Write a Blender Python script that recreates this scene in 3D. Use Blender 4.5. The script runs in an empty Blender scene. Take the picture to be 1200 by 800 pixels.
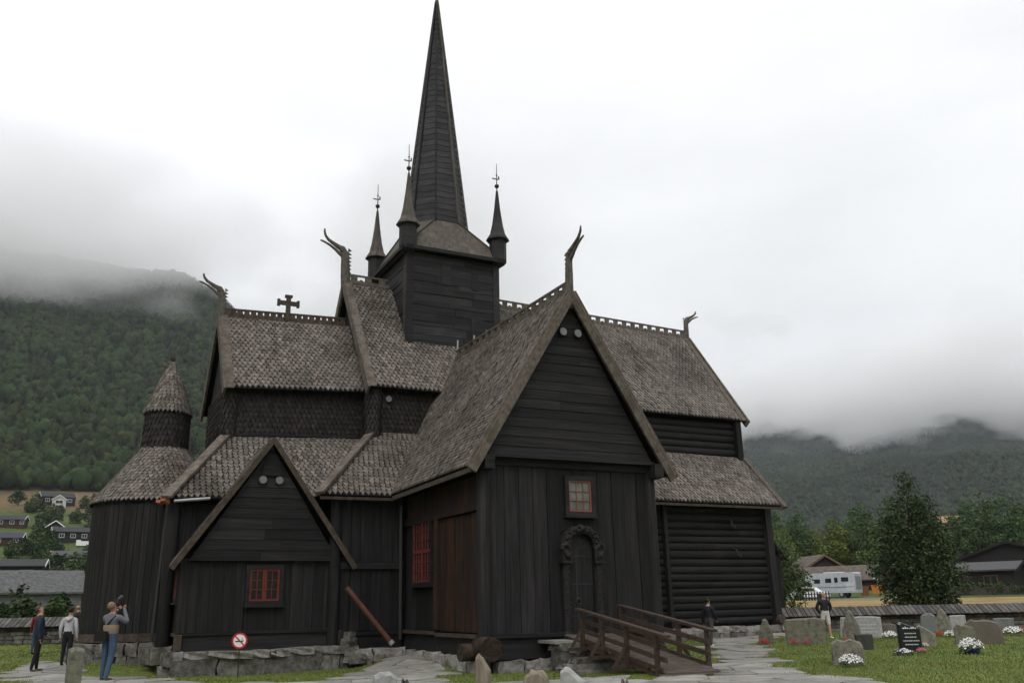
import bpy, bmesh, math, random
import numpy as np
from mathutils import Vector, Matrix, Euler
random.seed(7); np.random.seed(7)
SC = bpy.context.scene
COL = SC.collection
rad = math.radians

# ------------------------------------------------------------------ camera
CAM = np.array([-14.182, -35.254, 1.661]); YAW, PIT, ROL, FPX = .4720, .2850, -.0210, 1043.0
FW = np.array([math.sin(YAW)*math.cos(PIT), math.cos(YAW)*math.cos(PIT), math.sin(PIT)])
_r = np.array([math.cos(YAW), -math.sin(YAW), 0.0]); _u = np.cross(_r, FW)
RT = math.cos(ROL)*_r + math.sin(ROL)*_u; UP = -math.sin(ROL)*_r + math.cos(ROL)*_u
cd = bpy.data.cameras.new('camera'); cam = bpy.data.objects.new('camera', cd); COL.objects.link(cam)
cam.matrix_world = Matrix(((RT[0], UP[0], -FW[0], CAM[0]), (RT[1], UP[1], -FW[1], CAM[1]), (RT[2], UP[2], -FW[2], CAM[2]), (0, 0, 0, 1)))
cd.sensor_width = 36; cd.lens = FPX/1200*36; cd.clip_start = .1; cd.clip_end = 20000
SC.camera = cam

# ------------------------------------------------------------------ sky and light: overcast
SUN_EL, SUN_AZ = rad(48), rad(215)
W = bpy.data.worlds.new('World'); SC.world = W; W.use_nodes = True
nt = W.node_tree; nt.nodes.clear()
N = lambda t, nt=nt: nt.nodes.new(t)
out = N('ShaderNodeOutputWorld'); bg = N('ShaderNodeBackground'); bg.inputs[1].default_value = .1
sky = N('ShaderNodeTexSky'); sky.sky_type = 'NISHITA'; sky.sun_disc = False; sky.sun_elevation = SUN_EL; sky.sun_rotation = SUN_AZ
tc = N('ShaderNodeTexCoord'); sep = N('ShaderNodeSeparateXYZ'); nt.links.new(tc.outputs['Generated'], sep.inputs[0])
# overcast: brighter towards the zenith
mx = N('ShaderNodeMath'); mx.operation = 'MAXIMUM'; mx.inputs[1].default_value = 0; nt.links.new(sep.outputs[2], mx.inputs[0])
ma = N('ShaderNodeMath'); ma.operation = 'MULTIPLY_ADD'; ma.inputs[1].default_value = 4.4; ma.inputs[2].default_value = 9.3; nt.links.new(mx.outputs[0], ma.inputs[0])
mp = N('ShaderNodeMapping'); mp.inputs['Scale'].default_value = (1.6, 1.6, 4.5); nt.links.new(tc.outputs['Generated'], mp.inputs[0])
no = N('ShaderNodeTexNoise'); no.inputs['Scale'].default_value = 1.3; no.inputs['Detail'].default_value = 7; no.inputs['Roughness'].default_value = .52; nt.links.new(mp.outputs[0], no.inputs['Vector'])
mr = N('ShaderNodeMapRange'); mr.inputs[1].default_value = .3; mr.inputs[2].default_value = .7; mr.inputs[3].default_value = .9; mr.inputs[4].default_value = 1.1; nt.links.new(no.outputs['Fac'], mr.inputs[0])
mu = N('ShaderNodeMath'); mu.operation = 'MULTIPLY'; nt.links.new(ma.outputs[0], mu.inputs[0]); nt.links.new(mr.outputs[0], mu.inputs[1])
cc = N('ShaderNodeCombineColor')
for k, g in enumerate((.985, .992, 1.0)):
    m = N('ShaderNodeMath'); m.operation = 'MULTIPLY'; m.inputs[1].default_value = g; nt.links.new(mu.outputs[0], m.inputs[0]); nt.links.new(m.outputs[0], cc.inputs[k])
mix = N('ShaderNodeMix'); mix.data_type = 'RGBA'; mix.inputs[0].default_value = .95
nt.links.new(sky.outputs[0], mix.inputs[6]); nt.links.new(cc.outputs[0], mix.inputs[7])
nt.links.new(mix.outputs[2], bg.inputs[0]); nt.links.new(bg.outputs[0], out.inputs[0])
sl = bpy.data.lights.new('sun', 'SUN'); sl.energy = 1.2; sl.angle = rad(25); sl.color = (1, .96, .9)
so = bpy.data.objects.new('sun', sl); COL.objects.link(so)
sd = Vector((math.sin(SUN_AZ)*math.cos(SUN_EL), math.cos(SUN_AZ)*math.cos(SUN_EL), math.sin(SUN_EL)))
so.rotation_euler = sd.to_track_quat('Z', 'Y').to_euler(); so.location = (0, -30, 60)
SC.view_settings.view_transform = 'Standard'; SC.view_settings.look = 'None'; SC.view_settings.exposure = 0; SC.view_settings.gamma = 1
SC.cycles.use_denoising = True; SC.cycles.max_bounces = 9; SC.cycles.diffuse_bounces = 2; SC.cycles.glossy_bounces = 2
SC.cycles.transparent_max_bounces = 12; SC.cycles.volume_bounces = 8; SC.cycles.use_adaptive_sampling = True; SC.cycles.adaptive_threshold = .02

# ------------------------------------------------------------------ helpers: materials
def pm(name, c1, c2, scale=(3, 3, 3), rough=.8, spec=.2, bump=.0, bscale=None, attr=0, rnd=.0, c3=None, s3=.4, lo=.3, hi=.7, metal=0, detail=5, t3=(.5, .68), coords='pos', cs=(1, 1, 1)):
    m = bpy.data.materials.new(name); m.use_nodes = True; nt = m.node_tree; nd = nt.nodes; L = nt.links.new
    b = nd['Principled BSDF']; b.inputs['Roughness'].default_value = rough; b.inputs['Specular IOR Level'].default_value = spec; b.inputs['Metallic'].default_value = metal
    if coords == 'pos':
        g = nd.new('ShaderNodeNewGeometry'); src = g.outputs['Position']
    else:
        g = nd.new('ShaderNodeTexCoord'); src = g.outputs['Object']
    oi = nd.new('ShaderNodeObjectInfo')
    off = nd.new('ShaderNodeVectorMath'); off.operation = 'MULTIPLY_ADD'; off.inputs[1].default_value = (37, 53, 71) if rnd else (0, 0, 0)
    cx = nd.new('ShaderNodeCombineXYZ')
    for k in range(3): L(oi.outputs['Random'], cx.inputs[k])
    L(cx.outputs[0], off.inputs[0]); L(src, off.inputs[2])
    mp = nd.new('ShaderNodeMapping'); mp.inputs['Scale'].default_value = scale; L(off.outputs[0], mp.inputs[0])
    n = nd.new('ShaderNodeTexNoise'); n.inputs['Scale'].default_value = 1; n.inputs['Detail'].default_value = detail; n.inputs['Roughness'].default_value = .6; L(mp.outputs[0], n.inputs['Vector'])
    r = nd.new('ShaderNodeValToRGB'); r.color_ramp.elements[0].position = lo; r.color_ramp.elements[1].position = hi
    r.color_ramp.elements[0].color = (*c1, 1); r.color_ramp.elements[1].color = (*c2, 1); L(n.outputs['Fac'], r.inputs[0])
    col = r.outputs[0]
    if c3:
        n3 = nd.new('ShaderNodeTexNoise'); n3.inputs['Scale'].default_value = s3; n3.inputs['Detail'].default_value = 6; n3.inputs['Roughness'].default_value = .65; mp3 = nd.new('ShaderNodeMapping'); mp3.inputs['Scale'].default_value = cs; L(off.outputs[0], mp3.inputs[0]); L(mp3.outputs[0], n3.inputs['Vector'])
        q = nd.new('ShaderNodeMapRange'); q.inputs[1].default_value = t3[0]; q.inputs[2].default_value = t3[1]; L(n3.outputs['Fac'], q.inputs[0])
        mm = nd.new('ShaderNodeMix'); mm.data_type = 'RGBA'; L(q.outputs[0], mm.inputs[0]); L(col, mm.inputs[6]); mm.inputs[7].default_value = (*c3, 1); col = mm.outputs[2]
    if attr:
        a = nd.new('ShaderNodeAttribute'); a.attribute_name = 'tint'
        mm = nd.new('ShaderNodeMix'); mm.data_type = 'RGBA'; mm.blend_type = 'MULTIPLY'; mm.inputs[0].default_value = 1; L(col, mm.inputs[6]); L(a.outputs['Color'], mm.inputs[7]); col = mm.outputs[2]
    if rnd:
        q = nd.new('ShaderNodeMapRange'); q.inputs[3].default_value = 1-rnd; q.inputs[4].default_value = 1+rnd; L(oi.outputs['Random'], q.inputs[0])
        mm = nd.new('ShaderNodeVectorMath'); mm.operation = 'SCALE'; L(col, mm.inputs[0]); L(q.outputs[0], mm.inputs['Scale']); col = mm.outputs[0]
    L(col, b.inputs['Base Color'])
    if bump:
        if bscale:
            mp2 = nd.new('ShaderNodeMapping'); mp2.inputs['Scale'].default_value = bscale; L(off.outputs[0], mp2.inputs[0])
            nb = nd.new('ShaderNodeTexNoise'); nb.inputs['Scale'].default_value = 1; nb.inputs['Detail'].default_value = 6; L(mp2.outputs[0], nb.inputs['Vector'])
        else: nb = n
        bp = nd.new('ShaderNodeBump'); bp.inputs['Strength'].default_value = bump; bp.inputs['Distance'].default_value = .03; L(nb.outputs['Fac'], bp.inputs['Height']); L(bp.outputs[0], b.inputs['Normal'])
    return m
M = {}
T1, T2 = (.0088, .0083, .0089), (.0245, .0228, .0235)
M['tar_v'] = pm('tarred_wood_vertical', T1, T2, (17, 17, .55), .62, .15, .6, rnd=.3, c3=(.037, .0335, .0335), s3=1.0, t3=(.5, .76), cs=(5, 5, .35))
M['tar_h'] = pm('tarred_wood_horizontal', T1, T2, (.55, 8, 26), .62, .15, .6, rnd=.32, c3=(.038, .0345, .0345), s3=1.0, t3=(.5, .78), cs=(.3, 3, 5))
M['tar_log'] = pm('tarred_log', (.009, .0085, .009), (.022, .0205, .021), (.5, 9, 16), .6, .15, .6, rnd=.25, c3=(.034, .028, .025), s3=1.0, t3=(.55, .8))
M['tar_dark'] = pm('tarred_core', (.008, .0075, .008), (.013, .012, .012), (3, 3, 3), .8, .1)
M['tar_brown'] = pm('tar_worn_to_brown', (.034, .021, .015), (.015, .012, .011), (13, 13, .45), .65, .15, .5, rnd=.25, c3=(.075, .03, .016), s3=.9, t3=(.5, .75), cs=(3, 3, .5))
M['tar_spire'] = pm('spire_board', (.022, .022, .0245), (.05, .049, .053), (2.2, 2.2, 14), .6, .15, .4, attr=1, c3=(.075, .068, .06), s3=.9, t3=(.58, .8))
M['tar_tower'] = pm('tower_board', (.013, .0127, .0138), (.033, .0315, .033), (.6, .6, 24), .62, .15, .6, rnd=.35, c3=(.05, .046, .044), s3=.9, t3=(.55, .8))
M['shingle'] = pm('weathered_shingle', (.085, .071, .062), (.21, .183, .163), (10, 10, 10), .75, .15, .4, attr=1, c3=(.058, .05, .04), s3=.45, t3=(.5, .72))
M['shingle_d'] = pm('tarred_shingle', (.013, .0115, .011), (.036, .031, .0285), (9, 9, 9), .65, .15, .3, attr=1)
M['grey_wood'] = pm('weathered_board', (.07, .058, .048), (.17, .145, .122), (6, 6, 6), .8, .15, .5, rnd=.15, c3=(.07, .055, .042), s3=1.3)
M['brown_wood'] = pm('brown_board', (.032, .025, .02), (.085, .066, .05), (6, 6, 6), .75, .15, .4, rnd=.15)
M['skirt_roof'] = pm('tower_skirt_board', (.05, .043, .037), (.115, .098, .082), (7, 7, 1.5), .75, .25, .3, c3=(.16, .135, .105), s3=1.2, t3=(.58, .72))
M['dragon'] = pm('dragon_wood', (.05, .043, .037), (.14, .122, .105), (9, 9, 5), .75, .25, .5)
M['ramp'] = pm('ramp_timber', (.032, .02, .015), (.075, .05, .038), (4, 4, 10), .7, .25, .25, rnd=.15)
M['deck'] = pm('ramp_deck', (.07, .055, .047), (.17, .14, .12), (4, 4, 10), .75, .25, .25, rnd=.2)
M['red'] = pm('red_window_paint', (.1, .022, .017), (.16, .038, .029), (9, 9, 9), .6, .2, .2, rnd=.08)
M['redlt'] = pm('faded_red_paint', (.17, .055, .045), (.24, .085, .07), (8, 8, 8), .5, .3)
M['log_end'] = pm('log_end_wood', (.018, .0135, .011), (.065, .046, .034), (7, 7, 7), .8, .1, 1.0, rnd=.2, c3=(.012, .011, .01), s3=2.5)
M['copper'] = pm('rusty_pipe', (.05, .02, .011), (.11, .04, .02), (6, 6, 2), .55, .4, .1)
M['stone'] = pm('foundation_stone', (.075, .07, .063), (.21, .2, .185), (6, 6, 6), .9, .1, .9, (13, 13, 13), rnd=.3, c3=(.06, .058, .042), s3=2.0, t3=(.5, .64))
M['stone_lt'] = pm('pale_stone', (.15, .14, .128), (.33, .315, .3), (6, 6, 6), .9, .1, .9, (13, 13, 13), rnd=.25, c3=(.11, .1, .078), s3=2.4, t3=(.5, .64))
M['flag'] = pm('flagstone', (.17, .163, .15), (.3, .288, .262), (2.2, 2.2, 2.2), .75, .3, .3, (9, 9, 9), rnd=.2, c3=(.13, .135, .1), s3=1.0, t3=(.55, .72))
M['grave_r'] = pm('rough_gravestone', (.1, .095, .078), (.25, .24, .2), (7, 7, 7), .92, .1, .7, (16, 16, 16), rnd=.15, c3=(.2, .2, .12), s3=3.5, t3=(.5, .68))
M['grave_l'] = pm('pale_gravestone', (.24, .24, .235), (.38, .38, .37), (9, 9, 9), .8, .2, .3, (20, 20, 20), rnd=.1)
M['grave_g'] = pm('grey_gravestone', (.13, .135, .135), (.2, .205, .2), (18, 18, 18), .6, .3, .1, rnd=.1)
M['grave_b'] = pm('black_granite', (.012, .014, .016), (.022, .024, .027), (40, 40, 40), .18, .5)
M['grave_w'] = pm('wood_toned_stone', (.12, .1, .075), (.26, .225, .175), (9, 9, 1.6), .9, .1, .5, rnd=.1)
M['engrave'] = pm('engraved_letters', (.5, .5, .5), (.6, .6, .6), rough=.7)
M['white'] = pm('white_paint', (.7, .7, .7), (.8, .8, .8), rough=.5, spec=.3)
M['grey_metal'] = pm('grey_metal', (.3, .31, .32), (.4, .41, .42), rough=.4, spec=.5, metal=.4)
M['iron'] = pm('black_iron', (.015, .015, .016), (.03, .03, .03), (20, 20, 20), .5, .4)
M['sign_red'] = pm('sign_red', (.42, .012, .02), (.46, .016, .025), rough=.4, spec=.4)
M['lamp_glass'] = pm('lamp_glass', (.13, .135, .135), (.2, .2, .2), rough=.25, spec=.4)
g = M['glass_d'] = pm('dark_window_glass', (.012, .013, .014), (.03, .03, .03), (2, 2, 2), .08, .5)
M['glass_m'] = pm('milky_glass_painted_sky', (.085, .095, .075), (.2, .21, .19), (2.2, 2.2, 2.2), .12, .5)  # milky panes, with the pale greenish sky reflection painted into the base colour
M['leaf'] = pm('leaf', (.028, .046, .018), (.062, .088, .034), (1.2, 1.2, 1.2), .6, .2, attr=1)
M['bark'] = pm('bark', (.04, .034, .028), (.09, .08, .068), (6, 6, 2), .9, .1, .5)
M['grass'] = pm('grass_blade', (.095, .128, .033), (.155, .182, .055), (.8, .8, .8), .7, .1, attr=1)
def flat(name, c, rough=.7, spec=.2, rnd=0, v=.15):
    if name not in M: M[name] = pm(name, tuple(x*(1-v) for x in c), tuple(x*(1+v) for x in c), (3, 3, 3), rough, spec, rnd=rnd)
    return M[name]
def mt(m): return M[m] if isinstance(m, str) else m

# ------------------------------------------------------------------ helpers: objects
def link(o, parent=None):
    COL.objects.link(o)
    if parent is not None: o.parent = parent
    return o
def tag(o, label=None, cat=None, group=None, kind=None):
    if label: o['label'] = label
    if cat: o['category'] = cat
    if group: o['group'] = group
    if kind: o['kind'] = kind
    return o
def empty(name, loc=(0, 0, 0), rz=0):
    o = bpy.data.objects.new(name, None); o.location = loc; o.rotation_euler = (0, 0, rz); o.empty_display_size = .3
    return link(o)
class MB:
    def __init__(s): s.v = []; s.f = []; s.mi = []; s.t = []
    def add(s, vs, fs, mi=0, t=(1, 1, 1)):
        b = len(s.v); s.v += [tuple(p) for p in vs]
        for f in fs: s.f.append(tuple(b+i for i in f)); s.mi.append(mi); s.t.append(t)
        return s
    def box(s, c, sz, rz=0, mi=0, t=(1, 1, 1), mat=None):
        x, y, z = [q/2 for q in sz]; R = mat if mat is not None else Matrix.Rotation(rz, 3, 'Z')
        vs = [Vector(c)+R @ Vector(p) for p in ((-x, -y, -z), (x, -y, -z), (x, y, -z), (-x, y, -z), (-x, -y, z), (x, -y, z), (x, y, z), (-x, y, z))]
        return s.add(vs, ((0, 3, 2, 1), (4, 5, 6, 7), (0, 1, 5, 4), (1, 2, 6, 5), (2, 3, 7, 6), (3, 0, 4, 7)), mi, t)
    def bar(s, p0, p1, w, h, up=(0, 0, 1), mi=0, t=(1, 1, 1)):
        p0, p1 = Vector(p0), Vector(p1); d = (p1-p0); L = d.length; d.normalize(); u = Vector(up); a = d.cross(u)
        if a.length < 1e-4: a = d.cross(Vector((1, 0, 0)))
        a.normalize(); u = a.cross(d); R = Matrix((d, a, u)).transposed()
        return s.box((p0+p1)/2, (L, w, h), mat=R, mi=mi, t=t)
    def tube(s, pts, rs, n=10, mi=0, cap=True, t=(1, 1, 1), sq=1.0, sqv=None):
        pts = [Vector(p) for p in pts]; rs = rs if hasattr(rs, '__len__') else [rs]*len(pts); rings = []; a = None
        for i, p in enumerate(pts):
            d = (pts[min(i+1, len(pts)-1)]-pts[max(i-1, 0)]).normalized()
            if a is None:
                a = Vector(sqv).cross(d) if sqv else d.orthogonal()
                a.normalize()
            a = (a-d*a.dot(d)); a.normalize(); b = d.cross(a)
            rings.append([p+(a*math.cos(2*math.pi*k/n)*sq+b*math.sin(2*math.pi*k/n))*rs[i] for k in range(n)])
        vs = [q for r in rings for q in r]; fs = []
        for i in range(len(pts)-1):
            for k in range(n): fs.append((i*n+k, i*n+(k+1) % n, (i+1)*n+(k+1) % n, (i+1)*n+k))
        if cap: fs += [tuple(reversed(range(n))), tuple(range((len(pts)-1)*n, len(pts)*n))]
        return s.add(vs, fs, mi, t)
    def lathe(s, prof, c, n=24, a0=0, a1=2*math.pi, mi=0, ph=0, t=(1, 1, 1)):
        full = abs(a1-a0-2*math.pi) < 1e-6; m = n if full else n+1; vs = []; fs = []
        for r, z in prof:
            for k in range(m):
                a = a0+(a1-a0)*k/n+ph; vs.append((c[0]+r*math.cos(a), c[1]+r*math.sin(a), c[2]+z))
        for i in range(len(prof)-1):
            for k in range(n): fs.append((i*m+k, i*m+(k+1) % m, (i+1)*m+(k+1) % m, (i+1)*m+k))
        return s.add(vs, fs, mi, t)
    def prism(s, poly, d0, d1, axis='y', mi=0, t=(1, 1, 1)):
        # poly: (a,z) outline extruded along axis between d0 and d1
        n = len(poly); P = (lambda a, z, d: (a, d, z)) if axis == 'y' else ((lambda a, z, d: (d, a, z)) if axis == 'x' else (lambda a, z, d: (a, z, d)))
        vs = [P(a, z, d0) for a, z in poly]+[P(a, z, d1) for a, z in poly]
        fs = [tuple(range(n)), tuple(reversed(range(n, 2*n)))]+[(i, n+i, n+(i+1) % n, (i+1) % n) for i in range(n)]
        return s.add(vs, fs, mi, t)
    def build(s, name, mats, parent=None, smooth=False, tint=False, loc=None, fix=True):
        me = bpy.data.meshes.new(name); me.from_pydata(s.v, [], s.f)
        for m in (mats if isinstance(mats, (list, tuple)) else [mats]): me.materials.append(mt(m))
        if any(s.mi): me.polygons.foreach_set('material_index', s.mi)
        if tint:
            a = me.attributes.new('tint', 'FLOAT_COLOR', 'FACE'); a.data.foreach_set('color', [x for t in s.t for x in (*t, 1)])
        if smooth: me.polygons.foreach_set('use_smooth', [True]*len(me.polygons))
        if fix and len(me.polygons) < 20000:
            bm = bmesh.new(); bm.from_mesh(me); bmesh.ops.recalc_face_normals(bm, faces=bm.faces); bm.to_mesh(me); bm.free()
        me.update()
        o = bpy.data.objects.new(name, me)
        if loc: o.location = loc
        return link(o, parent)
_unit = {}
def unit(kind, m):
    k = (kind, m if isinstance(m, str) else m.name)
    if k not in _unit:
        b = MB()
        if kind == 'box': b.box((0, 0, 0), (1, 1, 1))
        elif kind == 'log': b.tube([(-.5, 0, 0), (.5, 0, 0)], .5, 12)
        elif kind == 'post': b.tube([(0, 0, -.5), (0, 0, .5)], .5, 14)
        elif kind.startswith('stone'):
            rr = random.Random(kind)
            bm = bmesh.new(); bmesh.ops.create_cube(bm, size=1); bmesh.ops.subdivide_edges(bm, edges=bm.edges, cuts=1, use_grid_fill=True)
            for v in bm.verts:
                nz = sum(abs(q) > .4 for q in v.co); v.co *= {3: .95, 2: 1.0, 1: 1.0}[nz]*(1+rr.uniform(-.06, .06)); v.co += Vector([rr.uniform(-.06, .06) for _ in range(3)])
            b.add([v.co for v in bm.verts], [[v.index for v in f.verts] for f in bm.faces]); bm.free()
        tmp = b.build('unit', m); me = tmp.data; bpy.data.objects.remove(tmp)
        if kind in ('log', 'post'): me.polygons.foreach_set('use_smooth', [len(p.vertices) == 4 for p in me.polygons])
        _unit[k] = me
    return _unit[k]
def piece(name, parent, m, c, sz, rot=(0, 0, 0), kind='box'):
    o = bpy.data.objects.new(name, unit(kind, m)); o.location = c; o.scale = sz; o.rotation_euler = rot
    return link(o, parent)
def beam(name, parent, m, p0, p1, w, h, up=(0, 0, 1), kind='box'):
    p0, p1 = Vector(p0), Vector(p1); d = p1-p0; L = d.length; d.normalize(); a = d.cross(Vector(up))
    if a.length < 1e-4: a = d.cross(Vector((1, 0, 0)))
    a.normalize(); u = a.cross(d); R = Matrix((d, a, u)).transposed()
    o = bpy.data.objects.new(name, unit(kind, m)); o.location = (p0+p1)/2; o.scale = (L, w, h); o.rotation_euler = R.to_euler()
    return link(o, parent)
V3 = lambda *a: Vector(a)
lerp = lambda a, b, t: a+(b-a)*t

def shingle_mesh(quads, w=.19, e=.185, th=.036, vary=.35, kind=0, jit=.3):
    """quads: (A top-left, B top-right, C bottom-right, D bottom-left); pointed wooden shingles in rows."""
    mb = MB(); rr = random.Random(3)
    for A, B, C, D in quads:
        A, B, C, D = Vector(A), Vector(B), Vector(C), Vector(D)
        H = ((A-D).length+(B-C).length)/2; rows = max(1, int(round(H/e))); n = (C-D).cross(A-D)
        if n.length < 1e-6: n = (C-D).cross(B-D)
        n.normalize()
        for j in range(rows):
            t0 = j/rows; tt = min(1, (j+1.75)/rows)
            L0, R0 = lerp(D, A, t0), lerp(C, B, t0); L1, R1 = lerp(D, A, tt), lerp(C, B, tt)
            ln = (R0-L0).length
            if ln < .12: continue
            cnt = max(1, int(round(ln/w))); off = .5 if j % 2 else 0
            u = (R0-L0)/ln; sd = (lerp(L1, R1, .5)-lerp(L0, R0, .5)); sd = (sd-u*sd.dot(u)); 
            rowt = rr.uniform(-.05, .05)
            for i in range(cnt+(1 if off else 0)):
                s = (i+.5-off)/cnt
                if s < -.02 or s > 1.02: continue
                s = min(max(s, .25/cnt), 1-.25/cnt)
                P = lerp(L0, R0, s)-sd*rr.uniform(-.012, .05)*.6
                ww = w*rr.uniform(.41, .475); tk = th*rr.uniform(.85, 1.6); g = n*tk; up = sd
                tip = P+g; q = .78
                a = P-u*ww+up*q*.62+g; b = P+u*ww+up*q*.62+g; c = P+u*ww+up*.98+n*.004; d = P-u*ww+up*.98+n*.004
                k = 1+rowt+rr.gauss(0, vary*.55); k = max(.45, min(1.7, k)); hue = rr.uniform(-.025, .025)
                col = (k*(1+hue), k, k*(1-hue))
                mb.add([tip, b, c, d, a, P-n*.004, b-g*1.15, a-g*1.15], [(0, 1, 2, 3, 4), (5, 6, 1, 0), (7, 5, 0, 4)], 0, col)
    return mb
def slab(quads, th):
    mb = MB()
    for A, B, C, D in quads:
        A, B, C, D = Vector(A), Vector(B), Vector(C), Vector(D); n = (C-D).cross(A-D)
        if n.length < 1e-6: n = (C-D).cross(B-D)
        n.normalize(); K = 10; A, B, C, D = [p-n*.006 for p in (A, B, C, D)]
        for k in range(K):
            q = [lerp(A, B, k/K), lerp(A, B, (k+1)/K), lerp(D, C, (k+1)/K), lerp(D, C, k/K)]; vs = q+[p-n*th for p in q]
            mb.add(vs, ((0, 1, 2, 3), (7, 6, 5, 4), (0, 4, 5, 1), (2, 6, 7, 3))+(((1, 5, 6, 2),) if k == K-1 else ())+(((3, 7, 4, 0),) if k == 0 else ()))
    return mb
def roof(name, parent, quads, bare=(), th=.09, w=.19, e=.185, m='shingle', vary=.35):
    r = slab(list(quads)+list(bare), th).build(name, 'tar_dark', parent)
    tag(shingle_mesh(quads, w, e, vary=vary).build('shingles', m, r, tint=True, fix=False), kind='stuff')
    return r

# ------------------------------------------------------------------ terrain height
CTL = np.array([(-14, -35, -.05), (-13, -25, -.05), (-13, -9.5, 0), (-8, -6, -.34), (-10.5, -5.5, -.28), (-5.5, -6, -.3), (-13, -2, .06), (-14.5, -3, 0), (-3.5, -6.5, .05), (-3, -12.3, -.2), (-1, -12.6, -.2), (0, -18, 0), (3, -12.5, -.05), (8, -8, 0), (10, -5, .1), (14, -5, .2), (14, -8, .05), (5, -18, 0), (10, -15, .0), (25, -5, .15), (0, -25, -.02), (15, -20, 0), (22, 0, .25), (-15, 15, .3), (-17, 8, .2), (-25, 0, .1), (5, 8, .2), (-5, 8, .2), (-15, 6, .15)])
def vnoise(x, y, seed=0):
    xi = np.floor(x); yi = np.floor(y); xf = x-xi; yf = y-yi
    def hsh(a, b): return np.mod(np.sin(a*127.1+b*311.7+seed*74.7)*43758.5453, 1.0)
    u = xf*xf*(3-2*xf); v = yf*yf*(3-2*yf)
    return (hsh(xi, yi)*(1-u)+hsh(xi+1, yi)*u)*(1-v)+(hsh(xi, yi+1)*(1-u)+hsh(xi+1, yi+1)*u)*v
def fbm(x, y, o=4, seed=0):
    s = 0; a = .5
    for k in range(o): s = s+a*(vnoise(x*2**k, y*2**k, seed+k)-.5); a *= .5
    return s
sst = lambda a, b, x: (lambda t: t*t*(3-2*t))(np.clip((x-a)/(b-a), 0, 1))
LR = [0, 45, 60, 100, 150, 210, 300, 430, 520, 620, 900, 1250, 1600, 2500, 9000]
LH = [0, .3, .4, 1.6, 4.2, 8.2, 18, 39, 56, 82, 230, 460, 560, 480, 350]
RR = [0, 40, 52, 80, 116, 200, 350, 900, 1400, 2200, 2900, 3400, 4300, 9000]
RH = [0, .2, .55, 1.3, 1.2, 4.2, 12, 40, 110, 320, 545, 640, 520, 400]
def ground_h(x, y):
    x = np.asarray(x, float); y = np.asarray(y, float); sh = x.shape; x = x.ravel(); y = y.ravel()
    d2 = (x[:, None]-CTL[None, :, 0])**2+(y[:, None]-CTL[None, :, 1])**2+.6
    w = d2**-1.8; near = (w*CTL[None, :, 2]).sum(1)/w.sum(1)
    dx, dy = x-CAM[0], y-CAM[1]; r = np.hypot(dx, dy); az = np.degrees(np.arctan2(dx, dy))
    k = sst(17, 34, az); k = np.where(az < -120, sst(-120, -180, az), k)
    far = np.interp(r, LR, LH)*(1-.42*sst(5, 17, az)*sst(500, 1100, r))*(1-k)+np.interp(r, RR, RH)*k
    side = np.where((az > -45) & (az < 90), 1.0, .7)
    far = far*side
    nz = fbm(x/420, y/420, 4, 5)*2*sst(600, 1500, r)*np.minimum(r, 1800)*.05+fbm(x/90, y/90, 3, 9)*sst(120, 500, r)*12
    s = sst(42, 66, r)
    return (near*(1-s)+(far+nz)*s).reshape(sh)
def gh(x, y): return float(ground_h(np.array([x]), np.array([y]))[0])
def ray(px, py): return FW+RT*(px-600)/FPX-UP*(py-400)/FPX
def gp(px, py, dz=0):
    """where a sight line meets the ground"""
    d = ray(px, py); t = np.concatenate([np.arange(8, 90, .1), np.geomspace(90, 5000, 900)])
    P = CAM[None]+d[None]*t[:, None]; h = ground_h(P[:, 0], P[:, 1])
    i = int(np.argmax(P[:, 2] <= h)); p = P[i]; return Vector((p[0], p[1], h[i]+dz))
def dp(px, py, depth): return Vector(CAM+ray(px, py)*depth)

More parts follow.
